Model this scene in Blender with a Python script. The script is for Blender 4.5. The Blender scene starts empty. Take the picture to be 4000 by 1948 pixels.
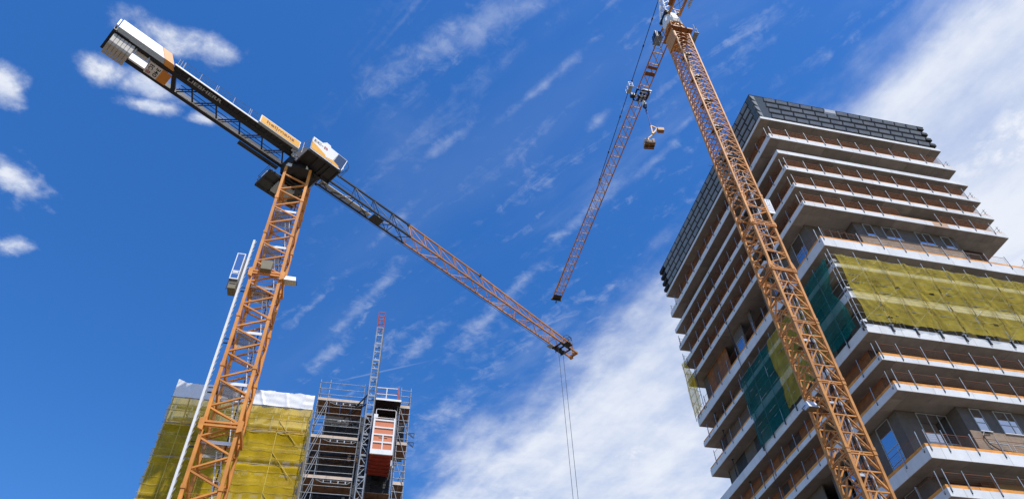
import bpy, bmesh, math, random
from mathutils import Vector, Matrix
random.seed(7)
R = math.radians
scene = bpy.context.scene
COL = scene.collection

# ------------------------------------------------------------------ camera
cam_d = bpy.data.cameras.new('camera')
cam = bpy.data.objects.new('camera', cam_d)
COL.objects.link(cam)
cam_d.sensor_width = 36.0
cam_d.lens = 36.0 * 2863.97 / 4000.0
cam_d.clip_start = 0.1
cam_d.clip_end = 6000
RT = Vector((0.99896657, 0.03319717, -0.03104404))
UP = Vector((0.0454509, -0.72964149, 0.68231775))
FW = Vector((0.0, 0.6830236, 0.7303963))
cam.matrix_world = Matrix(((RT.x, UP.x, -FW.x, 0), (RT.y, UP.y, -FW.y, 0), (RT.z, UP.z, -FW.z, 0), (0, 0, 0, 1)))
scene.camera = cam
GZ = -1.6            # ground level: the camera is the eye of a person standing at the origin

# ------------------------------------------------------------------ world, sun, exposure
SUN_AZ, SUN_EL = 145.0, 61.5
world = bpy.data.worlds.new('World')
scene.world = world
world.use_nodes = True
wn = world.node_tree
wn.nodes.clear()
_l = wn.links.new


def N(t, **kw):
    n = wn.nodes.new(t)
    for k, v in kw.items():
        setattr(n, k, v)
    return n


def M(op, a, b=None, c=None, clamp=False):
    n = N('ShaderNodeMath', operation=op, use_clamp=clamp)
    for i, v in enumerate((a, b, c)):
        if v is None:
            continue
        if hasattr(v, 'is_linked') or hasattr(v, 'links'):
            _l(v, n.inputs[i])
        else:
            n.inputs[i].default_value = v
    return n.outputs[0]


def smooth(v, lo, hi):
    n = N('ShaderNodeMapRange', interpolation_type='SMOOTHSTEP')
    _l(v, n.inputs[0])
    n.inputs[1].default_value, n.inputs[2].default_value = lo, hi
    n.inputs[3].default_value, n.inputs[4].default_value = 0.0, 1.0
    return n.outputs[0]


def noise(x, y, sx, sy, detail=6, rough=0.55, seed=0.0, dist=0.0):
    c = N('ShaderNodeCombineXYZ')
    _l(M('MULTIPLY', x, sx), c.inputs[0])
    _l(M('MULTIPLY', y, sy), c.inputs[1])
    c.inputs[2].default_value = seed
    n = N('ShaderNodeTexNoise')
    n.inputs['Scale'].default_value = 1.0
    n.inputs['Detail'].default_value = detail
    n.inputs['Roughness'].default_value = rough
    n.inputs['Distortion'].default_value = dist
    _l(c.outputs[0], n.inputs['Vector'])
    return n.outputs[0]


tc = N('ShaderNodeTexCoord')
sp = N('ShaderNodeSeparateXYZ')
_l(tc.outputs['Generated'], sp.inputs[0])
zc = M('MAXIMUM', sp.outputs[2], 0.06)
PX = M('DIVIDE', sp.outputs[0], zc)      # point where the line of sight meets a flat cloud deck
PY = M('DIVIDE', sp.outputs[1], zc)
T = M('ADD', M('MULTIPLY', PX, 0.85), M('MULTIPLY', PY, 0.53))
S = M('ADD', M('MULTIPLY', PX, -0.53), M('MULTIPLY', PY, 0.85))
n1 = noise(PX, PY, 4.0, 4.0, 7, 0.58, 1.3)
n2 = noise(T, S, 7.0, 1.7, 6, 0.55, 4.0, 0.6)
n3 = noise(PX, PY, 2.2, 2.2, 5, 0.55, 9.0)
# broad cloud bank
n4 = noise(T, S, 3.2, 0.9, 5, 0.5, 6.0, 0.4)
ed = M('ADD', T, M('MULTIPLY', M('SUBTRACT', n1, 0.5), 0.20))
ed = M('ADD', ed, M('MULTIPLY', M('SUBTRACT', n4, 0.5), 0.46))
nf = noise(PX, PY, 13.0, 13.0, 8, 0.62, 14.0, 0.2)
nr = noise(T, S, 26.0, 9.0, 5, 0.6, 21.0, 0.5)
ed = M('ADD', ed, M('MULTIPLY', M('SUBTRACT', n2, 0.5), 0.10))
ed = M('ADD', ed, M('MULTIPLY', M('SUBTRACT', nf, 0.5), 0.08))
ed = M('ADD', ed, M('MULTIPLY', M('SUBTRACT', nr, 0.5), 0.05))
bank = smooth(ed, 0.70, 0.93)
inner = M('ADD', M('MULTIPLY', n4, 0.55), M('ADD', M('MULTIPLY', n2, 0.20), M('MULTIPLY', n1, 0.35)))
inner = M('ADD', M('MULTIPLY', inner, 0.72), M('ADD', M('MULTIPLY', nf, 0.12), M('MULTIPLY', nr, 0.06)))
inner = smooth(inner, 0.36, 0.58)
bank = M('MULTIPLY', bank, M('ADD', 0.76, M('MULTIPLY', inner, 0.22)))
# thin cirrus streaks
a = R(-40)
ca, sa = math.cos(a), math.sin(a)
Q1 = M('ADD', M('MULTIPLY', PX, ca), M('MULTIPLY', PY, sa))
Q2 = M('ADD', M('MULTIPLY', PX, -sa), M('MULTIPLY', PY, ca))
st = noise(Q1, Q2, 2.6, 8.0, 6, 0.55, 2.0, 0.5)
low = smooth(n3, 0.40, 0.66)
win = M('MULTIPLY', smooth(T, 0.02, 0.30), M('SUBTRACT', 1.0, M('MULTIPLY', smooth(T, 0.7, 1.0), 0.7)))
mk = noise(PX, PY, 34.0, 34.0, 6, 0.62, 17.0, 0.5)
st3 = noise(Q1, Q2, 3.6, 17.0, 5, 0.58, 24.0, 0.9)
cirrus = M('MULTIPLY', M('MULTIPLY', smooth(st, 0.48, 0.78), low), M('MULTIPLY', win, 0.22))
wisp = M('MULTIPLY', smooth(M('ADD', M('MULTIPLY', st3, 0.68), M('MULTIPLY', mk, 0.42)), 0.575, 0.80), M('MULTIPLY', win, M('ADD', 0.10, M('MULTIPLY', low, 0.34))))
veil = M('MULTIPLY', M('MULTIPLY', smooth(noise(Q1, Q2, 1.3, 3.0, 4, 0.5, 5.0), 0.45, 0.80), win), 0.05)


def blob(cx, cy, ang, rx, ry):
    ca, sa = math.cos(R(ang)), math.sin(R(ang))
    dx, dy = M('SUBTRACT', PX, cx), M('SUBTRACT', PY, cy)
    u = M('DIVIDE', M('ADD', M('MULTIPLY', dx, ca), M('MULTIPLY', dy, sa)), rx)
    v = M('DIVIDE', M('ADD', M('MULTIPLY', dx, -sa), M('MULTIPLY', dy, ca)), ry)
    d = M('SQRT', M('ADD', M('MULTIPLY', u, u), M('MULTIPLY', v, v)))
    return M('SUBTRACT', 1.0, d)


def blobs(lst):
    o = None
    for b in lst:
        q = blob(*b)
        o = q if o is None else M('MAXIMUM', o, q)
    return o


nb = noise(PX, PY, 19.0, 19.0, 8, 0.60, 3.0, 0.12)
nbb = noise(PX, PY, 6.0, 6.0, 3, 0.5, 8.0, 0.2)
cum = blobs([(-0.482, 0.480, 20, 0.064, 0.030), (-0.412, 0.510, 25, 0.040, 0.027), (-0.592, 0.530, 18, 0.046, 0.026),
             (-0.545, 0.560, 25, 0.050, 0.024), (-0.550, 0.596, 15, 0.04, 0.014), (-0.752, 0.548, 20, 0.028, 0.040), (-0.826, 0.718, 10, 0.044, 0.054),
             (-0.905, 0.87, 0, 0.050, 0.028), (-0.47, 0.625, 10, 0.03, 0.012)])
cumw = M('ADD', cum, M('ADD', M('MULTIPLY', M('SUBTRACT', nb, 0.5), 2.6), M('MULTIPLY', M('SUBTRACT', nbb, 0.5), 2.0)))
cumd = M('MULTIPLY', smooth(cumw, -0.25, 1.3), 0.88)
cst = blobs([(0.0, 0.475, -26, 0.17, 0.045), (-0.12, 0.53, -32, 0.16, 0.035), (-0.095, 0.685, -38, 0.09, 0.016), (-0.29, 1.05, -48, 0.18, 0.022),
             (-0.20, 1.19, -50, 0.11, 0.03), (-0.07, 1.14, -50, 0.16, 0.035), (0.13, 0.86, -48, 0.14, 0.02), (0.245, 0.75, -50, 0.06, 0.013), (0.149, 0.66, -40, 0.03, 0.014),
             (-0.22, 0.87, -48, 0.10, 0.014), (0.29, 0.672, -45, 0.03, 0.010), (-0.40, 1.22, -48, 0.12, 0.03), (0.02, 1.02, -50, 0.12, 0.02), (0.05, 0.60, -42, 0.12, 0.012), (0.32, 0.43, -45, 0.03, 0.01), (-0.17, 1.45, -52, 0.22, 0.05)])
fib = noise(Q1, Q2, 5.0, 16.0, 7, 0.6, 11.0, 0.9)
cstd = M('MULTIPLY', smooth(M('ADD', cst, M('MULTIPLY', M('SUBTRACT', M('ADD', M('MULTIPLY', nb, 0.40), M('ADD', M('MULTIPLY', mk, 0.34), M('MULTIPLY', fib, 0.26))), 0.5), 4.6)), 0.0, 1.9), 0.44)
# aircraft trail
tr = blob(-0.30, 1.283, -15, 0.15, 0.0042)
tr = M('MULTIPLY', smooth(tr, 0.0, 1.0), 0.17)
lump = blobs([(0.28, 1.66, -40, 0.16, 0.09), (-0.02, 1.86, -45, 0.2, 0.10), (0.86, 0.72, -45, 0.25, 0.12), (0.62, 0.95, -45, 0.25, 0.09)])
lumpd = smooth(M('ADD', lump, M('MULTIPLY', M('SUBTRACT', n1, 0.5), 2.2)), 0.05, 0.9)
bank = M('MAXIMUM', bank, M('MULTIPLY', lumpd, 0.92))
dens = None
for q in (bank, cirrus, wisp, veil, cumd, cstd, tr):
    inv = M('SUBTRACT', 1.0, q)
    dens = inv if dens is None else M('MULTIPLY', dens, inv)
dens = M('SUBTRACT', 1.0, dens, clamp=True)

sky = N('ShaderNodeTexSky', sky_type='NISHITA')
sky.sun_disc = False
sky.sun_elevation = R(SUN_EL)
sky.sun_rotation = R(SUN_AZ)
sky.air_density = 1.0
sky.dust_density = 0.25
sky.ozone_density = 4.0
hs = N('ShaderNodeHueSaturation')
hs.inputs['Hue'].default_value = 0.508
hs.inputs['Saturation'].default_value = 1.30
hs.inputs['Value'].default_value = 1.80
_l(sky.outputs[0], hs.inputs['Color'])
ccol = N('ShaderNodeMixRGB')
ccol.inputs[1].default_value = (5.0, 5.9, 7.9, 1)
ccol.inputs[2].default_value = (8.2, 8.5, 9.1, 1)
nbs = noise(M('ADD', PX, 0.012), M('SUBTRACT', PY, 0.018), 19.0, 19.0, 8, 0.60, 3.0, 0.12)      # relief of the cumulus seen against the sun side
rel = M('ADD', 0.62, M('MULTIPLY', M('SUBTRACT', nb, nbs), 3.2), clamp=True)
lit = M('MULTIPLY', M('MAXIMUM', lumpd, smooth(cumd, 0.1, 0.7)), rel)
_l(M('MAXIMUM', M('MULTIPLY', inner, 0.85), lit), ccol.inputs[0])
mx = N('ShaderNodeMixRGB')
_l(dens, mx.inputs[0])
_l(hs.outputs[0], mx.inputs[1])
_l(ccol.outputs[0], mx.inputs[2])
bg = N('ShaderNodeBackground')
bg.inputs['Strength'].default_value = 0.092
_l(mx.outputs[0], bg.inputs['Color'])
wo = N('ShaderNodeOutputWorld')
_l(bg.outputs[0], wo.inputs['Surface'])

sun_d = bpy.data.lights.new('sun', 'SUN')
sun_d.energy = 4.2
sun_d.angle = R(0.5)
sun_d.color = (1.0, 0.955, 0.89)
sun = bpy.data.objects.new('sun', sun_d)
COL.objects.link(sun)
sd = Vector((math.sin(R(SUN_AZ)) * math.cos(R(SUN_EL)), math.cos(R(SUN_AZ)) * math.cos(R(SUN_EL)), math.sin(R(SUN_EL))))
sun.rotation_euler = sd.to_track_quat('Z', 'Y').to_euler()
sun.location = sd * 200
scene.view_settings.view_transform = 'Standard'
scene.view_settings.look = 'None'
scene.view_settings.exposure = 0.25
scene.view_settings.gamma = 1.0
scene.view_settings.use_curve_mapping = False


# ------------------------------------------------------------------ materials
def mat(name, col, rough=0.6, metal=0.0, var=0.15, scale=3.0, bump=0.0, spec=0.4, dirt=0.0, dirtcol=(0.05, 0.04, 0.03), rnd=0.0, streak=1.0):
    m = bpy.data.materials.new(name)
    m.use_nodes = True
    nt = m.node_tree
    b = nt.nodes['Principled BSDF']
    b.inputs['Roughness'].default_value = rough
    b.inputs['Metallic'].default_value = metal
    b.inputs['Specular IOR Level'].default_value = spec
    geo = nt.nodes.new('ShaderNodeNewGeometry')
    n = nt.nodes.new('ShaderNodeTexNoise')
    n.inputs['Scale'].default_value = scale
    n.inputs['Detail'].default_value = 5
    n.inputs['Roughness'].default_value = 0.6
    nt.links.new(geo.outputs['Position'], n.inputs['Vector'])
    mr = nt.nodes.new('ShaderNodeMapRange')
    mr.inputs[1].default_value, mr.inputs[2].default_value = 0.3, 0.7
    mr.inputs[3].default_value, mr.inputs[4].default_value = 1.0 - var, 1.0 + var
    nt.links.new(n.outputs[0], mr.inputs[0])
    mixn = nt.nodes.new('ShaderNodeMixRGB')
    mixn.blend_type = 'MULTIPLY'
    mixn.inputs[0].default_value = 1.0
    mixn.inputs[1].default_value = (*col, 1)
    nt.links.new(mr.outputs[0], mixn.inputs[2])
    out = mixn.outputs[0]
    if rnd > 0:            # every member has faded a little differently
        oi = nt.nodes.new('ShaderNodeObjectInfo')
        m3 = nt.nodes.new('ShaderNodeMapRange')
        m3.inputs[3].default_value, m3.inputs[4].default_value = 1.0 - rnd, 1.0 + rnd * 0.6
        nt.links.new(oi.outputs['Random'], m3.inputs[0])
        mm3 = nt.nodes.new('ShaderNodeMixRGB')
        mm3.blend_type = 'MULTIPLY'
        mm3.inputs[0].default_value = 1.0
        nt.links.new(out, mm3.inputs[1])
        nt.links.new(m3.outputs[0], mm3.inputs[2])
        out = mm3.outputs[0]
    if dirt > 0:
        n2 = nt.nodes.new('ShaderNodeTexNoise')
        n2.inputs['Scale'].default_value = scale * 0.37
        n2.inputs['Detail'].default_value = 8
        n2.inputs['Roughness'].default_value = 0.7
        mp_ = nt.nodes.new('ShaderNodeMapping')
        mp_.inputs['Scale'].default_value = (1.0, 1.0, streak)
        nt.links.new(geo.outputs['Position'], mp_.inputs['Vector'])
        nt.links.new(mp_.outputs[0], n2.inputs['Vector'])
        m2 = nt.nodes.new('ShaderNodeMapRange')
        m2.inputs[1].default_value, m2.inputs[2].default_value = 0.5, 0.75
        m2.inputs[3].default_value, m2.inputs[4].default_value = 0.0, dirt
        nt.links.new(n2.outputs[0], m2.inputs[0])
        mm = nt.nodes.new('ShaderNodeMixRGB')
        nt.links.new(m2.outputs[0], mm.inputs[0])
        nt.links.new(out, mm.inputs[1])
        mm.inputs[2].default_value = (*dirtcol, 1)
        out = mm.outputs[0]
    nt.links.new(out, b.inputs['Base Color'])
    if bump:
        bp = nt.nodes.new('ShaderNodeBump')
        bp.inputs['Strength'].default_value = bump
        bp.inputs['Distance'].default_value = 0.05
        nt.links.new(n.outputs[0], bp.inputs['Height'])
        nt.links.new(bp.outputs[0], b.inputs['Normal'])
    return m


def net_mat(name, col, alpha, translucent=0.4, scale=1.0):
    m = bpy.data.materials.new(name)
    m.use_nodes = True
    nt = m.node_tree
    nt.nodes.clear()
    L = nt.links.new
    geo = nt.nodes.new('ShaderNodeNewGeometry')
    n = nt.nodes.new('ShaderNodeTexNoise')
    n.inputs['Scale'].default_value = scale
    n.inputs['Detail'].default_value = 6
    L(geo.outputs['Position'], n.inputs['Vector'])
    mr = nt.nodes.new('ShaderNodeMapRange')
    mr.inputs[1].default_value, mr.inputs[2].default_value = 0.3, 0.7
    mr.inputs[3].default_value, mr.inputs[4].default_value = 0.82, 1.15
    L(n.outputs[0], mr.inputs[0])
    c = nt.nodes.new('ShaderNodeMixRGB')
    c.blend_type = 'MULTIPLY'
    c.inputs[0].default_value = 1
    c.inputs[1].default_value = (*col, 1)
    L(mr.outputs[0], c.inputs[2])
    d = nt.nodes.new('ShaderNodeBsdfDiffuse')
    t = nt.nodes.new('ShaderNodeBsdfTranslucent')
    L(c.outputs[0], d.inputs[0])
    L(c.outputs[0], t.inputs[0])
    m1 = nt.nodes.new('ShaderNodeMixShader')
    m1.inputs[0].default_value = translucent
    L(d.outputs[0], m1.inputs[1])
    L(t.outputs[0], m1.inputs[2])
    tr = nt.nodes.new('ShaderNodeBsdfTransparent')
    m2 = nt.nodes.new('ShaderNodeMixShader')
    al = nt.nodes.new('ShaderNodeMapRange')
    al.inputs[1].default_value, al.inputs[2].default_value = 0.3, 0.7
    al.inputs[3].default_value, al.inputs[4].default_value = alpha - 0.06, alpha + 0.06
    L(n.outputs[0], al.inputs[0])
    L(al.outputs[0], m2.inputs[0])
    L(tr.outputs[0], m2.inputs[1])
    L(m1.outputs[0], m2.inputs[2])
    o = nt.nodes.new('ShaderNodeOutputMaterial')
    L(m2.outputs[0], o.inputs[0])
    return m


def glass_mat(name, base, refl):
    m = bpy.data.materials.new(name)
    m.use_nodes = True
    nt = m.node_tree
    nt.nodes.clear()
    L = nt.links.new
    g = nt.nodes.new('ShaderNodeBsdfGlossy')
    g.inputs['Roughness'].default_value = 0.02
    g.inputs['Color'].default_value = (0.85, 0.9, 1.0, 1)
    geo = nt.nodes.new('ShaderNodeNewGeometry')
    n = nt.nodes.new('ShaderNodeTexNoise')
    n.inputs['Scale'].default_value = 0.8
    L(geo.outputs['Position'], n.inputs['Vector'])
    bp = nt.nodes.new('ShaderNodeBump')
    bp.inputs['Strength'].default_value = 0.04
    L(n.outputs[0], bp.inputs['Height'])
    L(bp.outputs[0], g.inputs['Normal'])
    d = nt.nodes.new('ShaderNodeBsdfDiffuse')
    d.inputs[0].default_value = (*base, 1)
    mxs = nt.nodes.new('ShaderNodeMixShader')
    mxs.inputs[0].default_value = refl
    L(d.outputs[0], mxs.inputs[1])
    L(g.outputs[0], mxs.inputs[2])
    o = nt.nodes.new('ShaderNodeOutputMaterial')
    L(mxs.outputs[0], o.inputs[0])
    return m


ORANGE = mat('crane_orange_paint', (0.63, 0.245, 0.036), 0.5, var=0.16, scale=1.2, rnd=0.20, dirt=0.5, dirtcol=(0.32, 0.115, 0.02))
ORANGE2 = mat('weathered_orange_paint', (0.60, 0.265, 0.065), 0.5, var=0.18, scale=1.5, rnd=0.28, dirt=0.55, dirtcol=(0.26, 0.10, 0.03))
DGREY = mat('anthracite_paint', (0.024, 0.028, 0.030), 0.45, var=0.2, scale=1.5, spec=0.5)
BLACK = mat('black_steel', (0.018, 0.019, 0.022), 0.5, var=0.2)
WHITE = mat('white_paint', (0.80, 0.80, 0.78), 0.45, var=0.05, scale=1.6, dirt=0.28, streak=0.3, dirtcol=(0.4, 0.38, 0.33))
LGREY = mat('light_grey_paint', (0.42, 0.46, 0.47), 0.5, var=0.08)
YELLOW = mat('sign_yellow', (0.80, 0.40, 0.035), 0.45, var=0.05)
BROWNTXT = mat('sign_brown', (0.22, 0.075, 0.02), 0.5, var=0.05)
DKTXT = mat('lettering_dark', (0.03, 0.035, 0.04), 0.5, var=0.05)
REDTXT = mat('lettering_red', (0.42, 0.035, 0.045), 0.5, var=0.05)
PANELOR = mat('panel_orange', (0.72, 0.27, 0.04), 0.45, var=0.06)
BALLAST = mat('ballast_concrete', (0.50, 0.48, 0.43), 0.85, var=0.12, scale=3, bump=0.3, dirt=0.3, dirtcol=(0.2, 0.18, 0.15))
GALV = mat('galvanised_steel', (0.33, 0.355, 0.37), 0.5, metal=0.35, var=0.3, scale=2.5, dirt=0.5, dirtcol=(0.16, 0.15, 0.14))
ALU = mat('white_aluminium', (0.72, 0.74, 0.76), 0.4, metal=0.2, var=0.08)
ROPE = mat('steel_rope', (0.03, 0.035, 0.05), 0.5, var=0.1)
BLUESLING = mat('blue_sling', (0.02, 0.07, 0.35), 0.7, var=0.1)
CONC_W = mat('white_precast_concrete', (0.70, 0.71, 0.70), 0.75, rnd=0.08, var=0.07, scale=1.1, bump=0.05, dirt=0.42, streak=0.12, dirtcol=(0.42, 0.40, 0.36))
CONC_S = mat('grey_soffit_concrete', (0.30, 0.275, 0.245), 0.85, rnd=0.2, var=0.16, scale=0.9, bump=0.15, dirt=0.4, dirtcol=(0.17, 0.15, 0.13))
WALLG = mat('dark_grey_wall_panel', (0.125, 0.110, 0.096), 0.8, var=0.14, scale=1.4, dirt=0.4, dirtcol=(0.07, 0.065, 0.06))
WALLT = mat('tan_spandrel_board', (0.27, 0.195, 0.135), 0.8, var=0.2, scale=1.6, dirt=0.5, dirtcol=(0.36, 0.30, 0.22))
PLY = mat('orange_plywood', (0.26, 0.105, 0.04), 0.75, var=0.28, scale=2.0, dirt=0.5, dirtcol=(0.14, 0.05, 0.02))
TIMBER = mat('brown_timber', (0.15, 0.085, 0.05), 0.8, var=0.3, scale=2.5, dirt=0.5, dirtcol=(0.08, 0.05, 0.03))
PLANK = mat('scaffold_plank', (0.23, 0.14, 0.085), 0.85, rnd=0.2, var=0.35, scale=2.2, dirt=0.5, dirtcol=(0.07, 0.045, 0.03))
TOEW = mat('pale_toe_board', (0.58, 0.46, 0.35), 0.8, var=0.18, scale=2.0, dirt=0.3, dirtcol=(0.3, 0.2, 0.12))
TOEO = mat('orange_toe_board', (0.74, 0.31, 0.055), 0.7, var=0.25, scale=1.6, dirt=0.6, dirtcol=(0.45, 0.15, 0.035))
MESHO = mat('rusty_orange_mesh_frame', (0.22, 0.075, 0.03), 0.7, var=0.2, scale=2)
CLAD_D = mat('dark_cladding', (0.032, 0.037, 0.040), 0.7, var=0.25, scale=1.5, spec=0.2)
CLAD_L = mat('grey_glazed_panel', (0.185, 0.187, 0.175), 0.32, var=0.3, scale=0.7, spec=0.9, dirt=0.35, dirtcol=(0.12, 0.13, 0.135))
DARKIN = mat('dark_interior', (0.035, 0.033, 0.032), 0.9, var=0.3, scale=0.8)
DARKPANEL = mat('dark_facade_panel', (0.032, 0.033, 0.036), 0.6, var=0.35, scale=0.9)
PALEWALL = mat('pale_insulated_wall', (0.52, 0.45, 0.30), 0.8, var=0.12, scale=0.5, dirt=0.35, dirtcol=(0.36, 0.30, 0.20))
TANWALL = mat('tan_brick_wall', (0.40, 0.31, 0.17), 0.85, var=0.2, scale=0.6, dirt=0.5, dirtcol=(0.22, 0.17, 0.1))
SHEET = mat('white_sheeting', (0.78, 0.79, 0.80), 0.38, var=0.04, scale=1.0, spec=0.5)
REDP = mat('red_oxide_paint', (0.36, 0.05, 0.028), 0.5, var=0.2, scale=2)
ORPANEL = mat('hoist_orange_panel', (0.62, 0.19, 0.075), 0.5, var=0.06)
LAMPG = mat('floodlight_lens', (0.62, 0.64, 0.60), 0.25, var=0.06, spec=0.8)
OLIVE = mat('olive_plate', (0.20, 0.17, 0.105), 0.6, var=0.12)
BRICK = mat('packed_stone', (0.36, 0.28, 0.21), 0.85, var=0.2, scale=6)
NET_Y = net_mat('yellow_debris_net', (0.70, 0.55, 0.085), 0.50, 0.35, 0.9)
NET_Y2 = net_mat('yellow_debris_net_thin', (0.86, 0.59, 0.022), 0.56, 0.35, 0.8)
NET_G = net_mat('green_debris_net', (0.002, 0.20, 0.185), 0.64, 0.5, 0.9)
NET_O = net_mat('brown_barrier_mesh', (0.20, 0.075, 0.03), 0.42, 0.3, 2.0)
GLASS = glass_mat('window_glass', (0.010, 0.011, 0.013), 0.58)
GRATE = net_mat('steel_grating', (0.30, 0.32, 0.33), 0.45, 0.1, 2.0)
SEAM = mat('dark_net_seam', (0.34, 0.235, 0.045), 0.8, var=0.3, scale=5)
GLASS_D = glass_mat('cab_glass', (0.05, 0.055, 0.045), 0.22)
GROUND = mat('sandy_ground', (0.155, 0.122, 0.088), 0.95, var=0.25, scale=0.15, bump=0.2, dirt=0.5, dirtcol=(0.11, 0.095, 0.08))

# ------------------------------------------------------------------ builders
WM = {}          # world matrix of every object, so that children can be given in world space


def link(o, parent=None, W=None):
    COL.objects.link(o)
    W = W or Matrix.Identity(4)
    WM[o.name] = W
    if parent is not None:
        o.parent = parent
        o.matrix_basis = WM[parent.name].inverted() @ W
    else:
        o.matrix_basis = W
    return o


def thing(name, label, cat, loc, group=None):
    o = bpy.data.objects.new(name, None)
    o.empty_display_size = 0.5
    link(o, None, Matrix.Translation(Vector(loc)))
    tag(o, label, cat, group)
    return o


def tag(o, label=None, cat=None, group=None, kind=None):
    if label: o['label'] = label
    if cat: o['category'] = cat
    if group: o['group'] = group
    if kind: o['kind'] = kind
    return o


def ortho(p, q, up=Vector((0, 0, 1))):
    d = (q - p)
    L = d.length
    d = d / L
    s = d.cross(up)
    if s.length < 1e-4:
        s = d.cross(Vector((0, 1, 0)))
    s.normalize()
    return d, s, s.cross(d), L


class MB:
    def __init__(self):
        self.v, self.f = [], []

    def add(self, vs, fs):
        n = len(self.v)
        self.v += [Vector(x) for x in vs]
        self.f += [tuple(i + n for i in f) for f in fs]
        return self

    def box6(self, c):   # 8 corners: bottom ring then top ring
        return self.add(c, [(0, 3, 2, 1), (4, 5, 6, 7), (0, 1, 5, 4), (1, 2, 6, 5), (2, 3, 7, 6), (3, 0, 4, 7)])

    def fbox(self, F, x0, x1, y0, y1, z0, z1):
        return self.box6([F(x0, y0, z0), F(x1, y0, z0), F(x1, y1, z0), F(x0, y1, z0), F(x0, y0, z1), F(x1, y0, z1), F(x1, y1, z1), F(x0, y1, z1)])

    def bar(self, p, q, w, h=None, up=Vector((0, 0, 1))):
        h = h or w
        p, q = Vector(p), Vector(q)
        d, s, u, L = ortho(p, q, up)
        s, u = s * w / 2, u * h / 2
        return self.box6([p - s - u, p + s - u, p + s + u, p - s + u, q - s - u, q + s - u, q + s + u, q - s + u])

    def tube(self, p, q, r, n=6, r2=None):
        p, q = Vector(p), Vector(q)
        r2 = r if r2 is None else r2
        d, s, u, L = ortho(p, q)
        ring = [(math.cos(2 * math.pi * i / n), math.sin(2 * math.pi * i / n)) for i in range(n)]
        vs = [p + (s * a + u * b) * r for a, b in ring] + [q + (s * a + u * b) * r2 for a, b in ring]
        fs = [(i, (i + 1) % n, n + (i + 1) % n, n + i) for i in range(n)] + [tuple(range(n))[::-1], tuple(range(n, 2 * n))]
        return self.add(vs, fs)

    def path(self, pts, r, n=6):
        for a, b in zip(pts[:-1], pts[1:]):
            self.tube(a, b, r, n)
        return self

    def prism(self, pts, off):
        n = len(pts)
        off = Vector(off)
        pts = [Vector(p) for p in pts]
        return self.add(pts + [p + off for p in pts], [tuple(range(n))[::-1], tuple(range(n, 2 * n))] + [(i, (i + 1) % n, n + (i + 1) % n, n + i) for i in range(n)])

    def build(self, name, m, parent=None, smooth=False, bevel=0.0):
        c = sum(self.v, Vector()) / max(1, len(self.v))
        me = bpy.data.meshes.new(name)
        me.from_pydata([x - c for x in self.v], [], self.f)
        bm = bmesh.new()
        bm.from_mesh(me)
        bmesh.ops.recalc_face_normals(bm, faces=bm.faces)
        if bevel:
            bmesh.ops.bevel(bm, geom=[e for e in bm.edges if e.calc_face_angle(0) > 0.6], offset=bevel, segments=1, affect='EDGES')
        bm.to_mesh(me)
        bm.free()
        if smooth:
            for p in me.polygons:
                p.use_smooth = True
        me.materials.append(m)
        return link(bpy.data.objects.new(name, me), parent, Matrix.Translation(c))


_unit = {}


def unit(kind, m):
    k = (kind, m.name)
    if k not in _unit:
        b = MB()
        if kind == 'box':
            b.box6([(-.5, -.5, -.5), (.5, -.5, -.5), (.5, .5, -.5), (-.5, .5, -.5), (-.5, -.5, .5), (.5, -.5, .5), (.5, .5, .5), (-.5, .5, .5)])
        else:
            b.tube((0, 0, -.5), (0, 0, .5), 0.5, 8)
        me = bpy.data.meshes.new('shared_' + kind + '_' + m.name)
        me.from_pydata(b.v, [], b.f)
        bm = bmesh.new(); bm.from_mesh(me); bmesh.ops.recalc_face_normals(bm, faces=bm.faces); bm.to_mesh(me); bm.free()
        if kind == 'tube':
            for p in me.polygons:
                p.use_smooth = len(p.vertices) == 4
        me.materials.append(m)
        _unit[k] = me
    return _unit[k]


def bar(name, m, parent, p, q, w, h=None, kind='box', up=Vector((0, 0, 1))):
    """one straight member as an object of its own, sharing a unit mesh"""
    h = h or w
    p, q = Vector(p), Vector(q)
    d, s, u, L = ortho(p, q, up)
    c = (p + q) / 2
    W = Matrix(((s.x * w, u.x * h, d.x * L, c.x), (s.y * w, u.y * h, d.y * L, c.y), (s.z * w, u.z * h, d.z * L, c.z), (0, 0, 0, 1)))
    return link(bpy.data.objects.new(name, unit(kind, m)), parent, W)


def fbar(name, m, parent, F, x0, x1, y0, y1, z0, z1):
    """axis-aligned box in a local frame, as an object sharing the unit cube"""
    c = F((x0 + x1) / 2, (y0 + y1) / 2, (z0 + z1) / 2)
    ax, ay = F.ux, F.uy
    W = Matrix(((ax.x * (x1 - x0), ay.x * (y1 - y0), 0, c.x), (ax.y * (x1 - x0), ay.y * (y1 - y0), 0, c.y), (0, 0, z1 - z0, c.z), (0, 0, 0, 1)))
    return link(bpy.data.objects.new(name, unit('box', m)), parent, W)


class Frame:
    def __init__(self, x, y, yaw):
        self.o = Vector((x, y, 0))
        self.ux = Vector((math.cos(R(yaw)), math.sin(R(yaw)), 0))
        self.uy = Vector((-math.sin(R(yaw)), math.cos(R(yaw)), 0))

    def __call__(self, x, y, z):
        return self.o + self.ux * x + self.uy * y + Vector((0, 0, z))

    def mat(self, x, y, z):
        c = self(x, y, z)
        return Matrix(((self.ux.x, self.uy.x, 0, c.x), (self.ux.y, self.uy.y, 0, c.y), (0, 0, 1, c.z), (0, 0, 0, 1)))


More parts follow.
